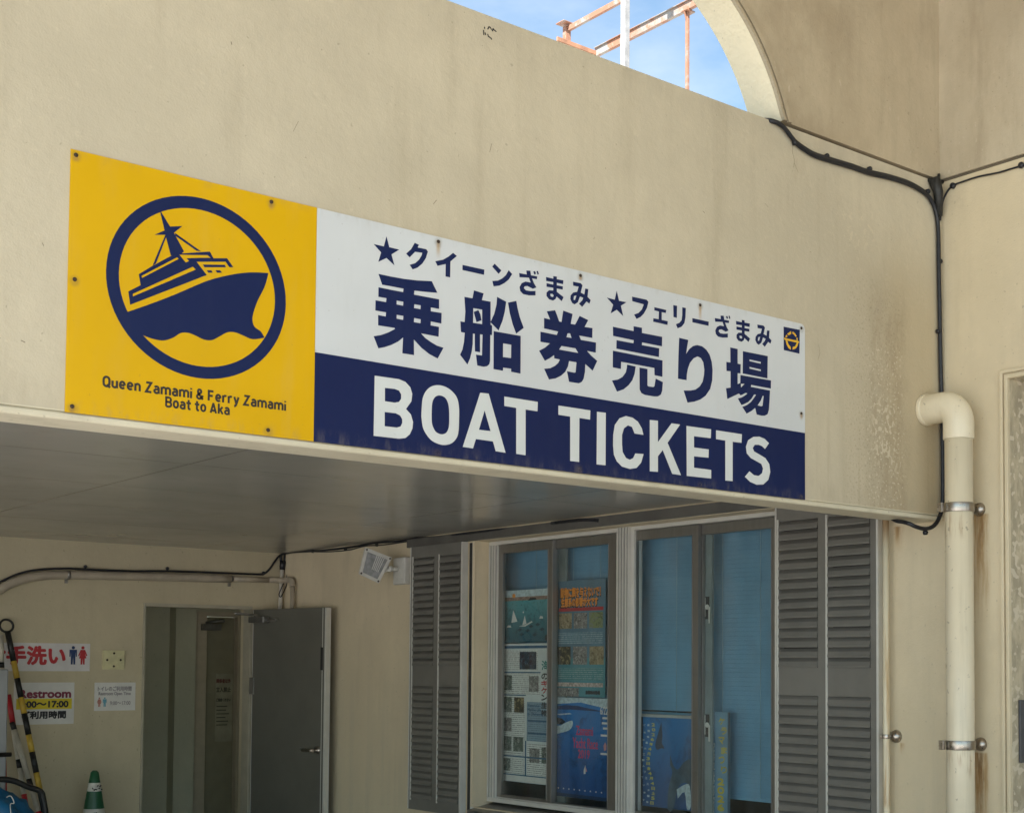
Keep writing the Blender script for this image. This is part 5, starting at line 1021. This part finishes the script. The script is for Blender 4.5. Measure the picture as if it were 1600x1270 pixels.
c = MB(); D2 = 0.9; c.tube(spline([Bp(-40, 1222, D2), Bp(-5, 1217, D2), Bp(20, 1219, D2), Bp(42, 1228, D2), Bp(63, 1236, D2), Bp(68, 1250, D2), Bp(73, 1285, D2), Bp(75, 1330, D2)], 6), 0.018, 10); c.build('strap', M_bar, tb)
c = MB(); c.tube(spline([Bp(10, 1245, 1.0), Bp(17, 1243, 1.0), Bp(22, 1254, 1.0), Bp(16, 1257, 1.0), Bp(19, 1285, 1.0)], 5), 0.003, 6); c.build('cord', M_paper, tb)
# traffic cone
tcn = thing('traffic_cone', 'green and white striped traffic cone standing against the back wall', 'cone')
cc = Bp(148, 1203, 0.28); zt2 = cc.z; z_of = lambda py: B(148, py, 0.28)[1]
base = Vector((cc.x, YB-0.28, 0))
prof = [(0.155, 0.03), (0.140, 0.05)]; mats = [0]
def rad(z): return 0.024+(zt2-z)*0.165
for py, m_ in ((1290, 1), (1262, 0), (1235, 1), (1222, 0), (1206, 0)): z = z_of(py); prof.append((rad(z), z)); mats.append(m_)
prof = [(rad(0.05), 0.03)]+prof[2:]+[(0.021, zt2-0.008), (0.014, zt2)]; mats = [0, 1, 0, 1, 0, 0, 0]
mats = [0, 1, 0, 1, 0, 0, 0][:len(prof)-1]
c = MB(); c.lathe(prof, base, (0, 0, 1), 28, mats); c.build('body', [M_green, M_cw], tcn)
c = MB(); c.box(base.x-0.19, base.x+0.19, base.y-0.19, base.y+0.19, 0.002, 0.034); c.build('base', M_green, tcn, 0.01)
c = MB()
for k in range(7): t = -2.2+k*0.22; z = z_of(1229)+random.uniform(-0.02, 0.02); r_ = rad(z)+0.002; p = base+Vector((math.cos(t)*r_, math.sin(t)*r_, z)); c.tube([p, p+Vector((0.01, 0, random.uniform(-0.02, 0.02)))], 0.004, 5)
c.build('scuff', M_blk, tcn); c = MB()
for k in range(6): t = -1.9+k*0.16; z = z_of(1264+k*2)+random.uniform(-0.02, 0.0); r_ = rad(z)+0.002; p = base+Vector((math.cos(t)*r_, math.sin(t)*r_, z)); c.tube([p, p+Vector((0.012, 0, random.uniform(-0.04, 0.0)))], 0.005, 5)
c.build('scuff', M_blk, tcn)

# ------------------------------------------------------------------ steel frame on the roof
M_orust = plain('orange rusted steel', (0.33, 0.16, 0.09), 0.7, 0, 0.25, 10)
rl = thing('steel_frame', 'rusting white steel frame standing on the roof against the sky', 'frame')
YR = 7.5
def at(px, py, y): v = ray(px, py); t = y/v.y; return Vector((v.x*t, y, 1.6+v.z*t))
def post(px, w_, ptop, y, name='post'):
    p = at(px, ptop, y); b = MB(); b.box(p.x-w_/2, p.x+w_/2, y-w_/2, y+w_/2, ZC+0.45, p.z); b.box(p.x-w_/2-0.0, p.x+w_/2, y-w_/2-0.012, y-w_/2-0.0005, ZC+0.45, p.z) if False else None
    return b.build(name, M_rail, rl, 0.003), p
# two long rails running towards the viewer, one cross rail at their far end
far1 = at(932, 84, 7.9); X1, Zr = far1.x, far1.z
b = MB(); b.box(X1-0.015, X1+0.015, 4.5, 7.9, Zr-0.026, Zr+0.03); b.box(X1-0.028, X1+0.028, 4.5, 7.9, Zr+0.0305, Zr+0.036); b.build('rail', M_rail, rl, 0.002)
b = MB(); lx = at(872, 62, 7.88).x; b.box(lx, X1-0.0155, 7.885, 7.9, Zr-0.02, Zr+0.012); b.build('rail', M_orust, rl, 0.002)
vv = ray(887, 48); X2 = None
far2 = at(889, 46, 8.3); b = MB(); b.box(far2.x-0.013, far2.x+0.013, 4.5, 8.3, far2.z-0.016, far2.z+0.024); b.build('rail', M_rail, rl, 0.002)
b = MB(); b.box(far2.x-0.03, far2.x+0.02, 8.3005, 8.34, ZC+0.45, far2.z+0.02); b.box(far2.x-0.075, far2.x+0.03, 8.27, 8.37, far2.z+0.036, far2.z+0.044); b.build('post', M_rail, rl, 0.003)
pyl = (lambda v: v.y*X1/v.x)(ray(1074, 60)); zt3 = Zr-0.0265
b = MB(); b.box(X1-0.011, X1+0.011, pyl-0.011, pyl+0.011, ZC+0.45, zt3-0.012); b.box(X1-0.035, X1+0.045, pyl-0.03, pyl+0.03, zt3-0.011, zt3-0.0005)
b.slab([[(X1-0.011, zt3-0.08), (X1-0.011, zt3-0.013), (X1-0.034, zt3-0.013)]], lambda u, v, d: Vector((u, pyl+d, v)), -0.004, 0.004); b.build('post', M_rail, rl, 0.002)
tk = at(977, 50, 6.6); M_post = plain('white painted post', (0.30, 0.29, 0.28), 0.6, 0, 0.2, 12)
b = MB(); b.box(tk.x-0.016, tk.x+0.016, 6.59, 6.63, ZC+0.45, 8.0); b.box(tk.x-0.021, tk.x+0.021, 6.58, 6.5895, ZC+0.45, 8.0); b.build('post', M_post, rl, 0.003)
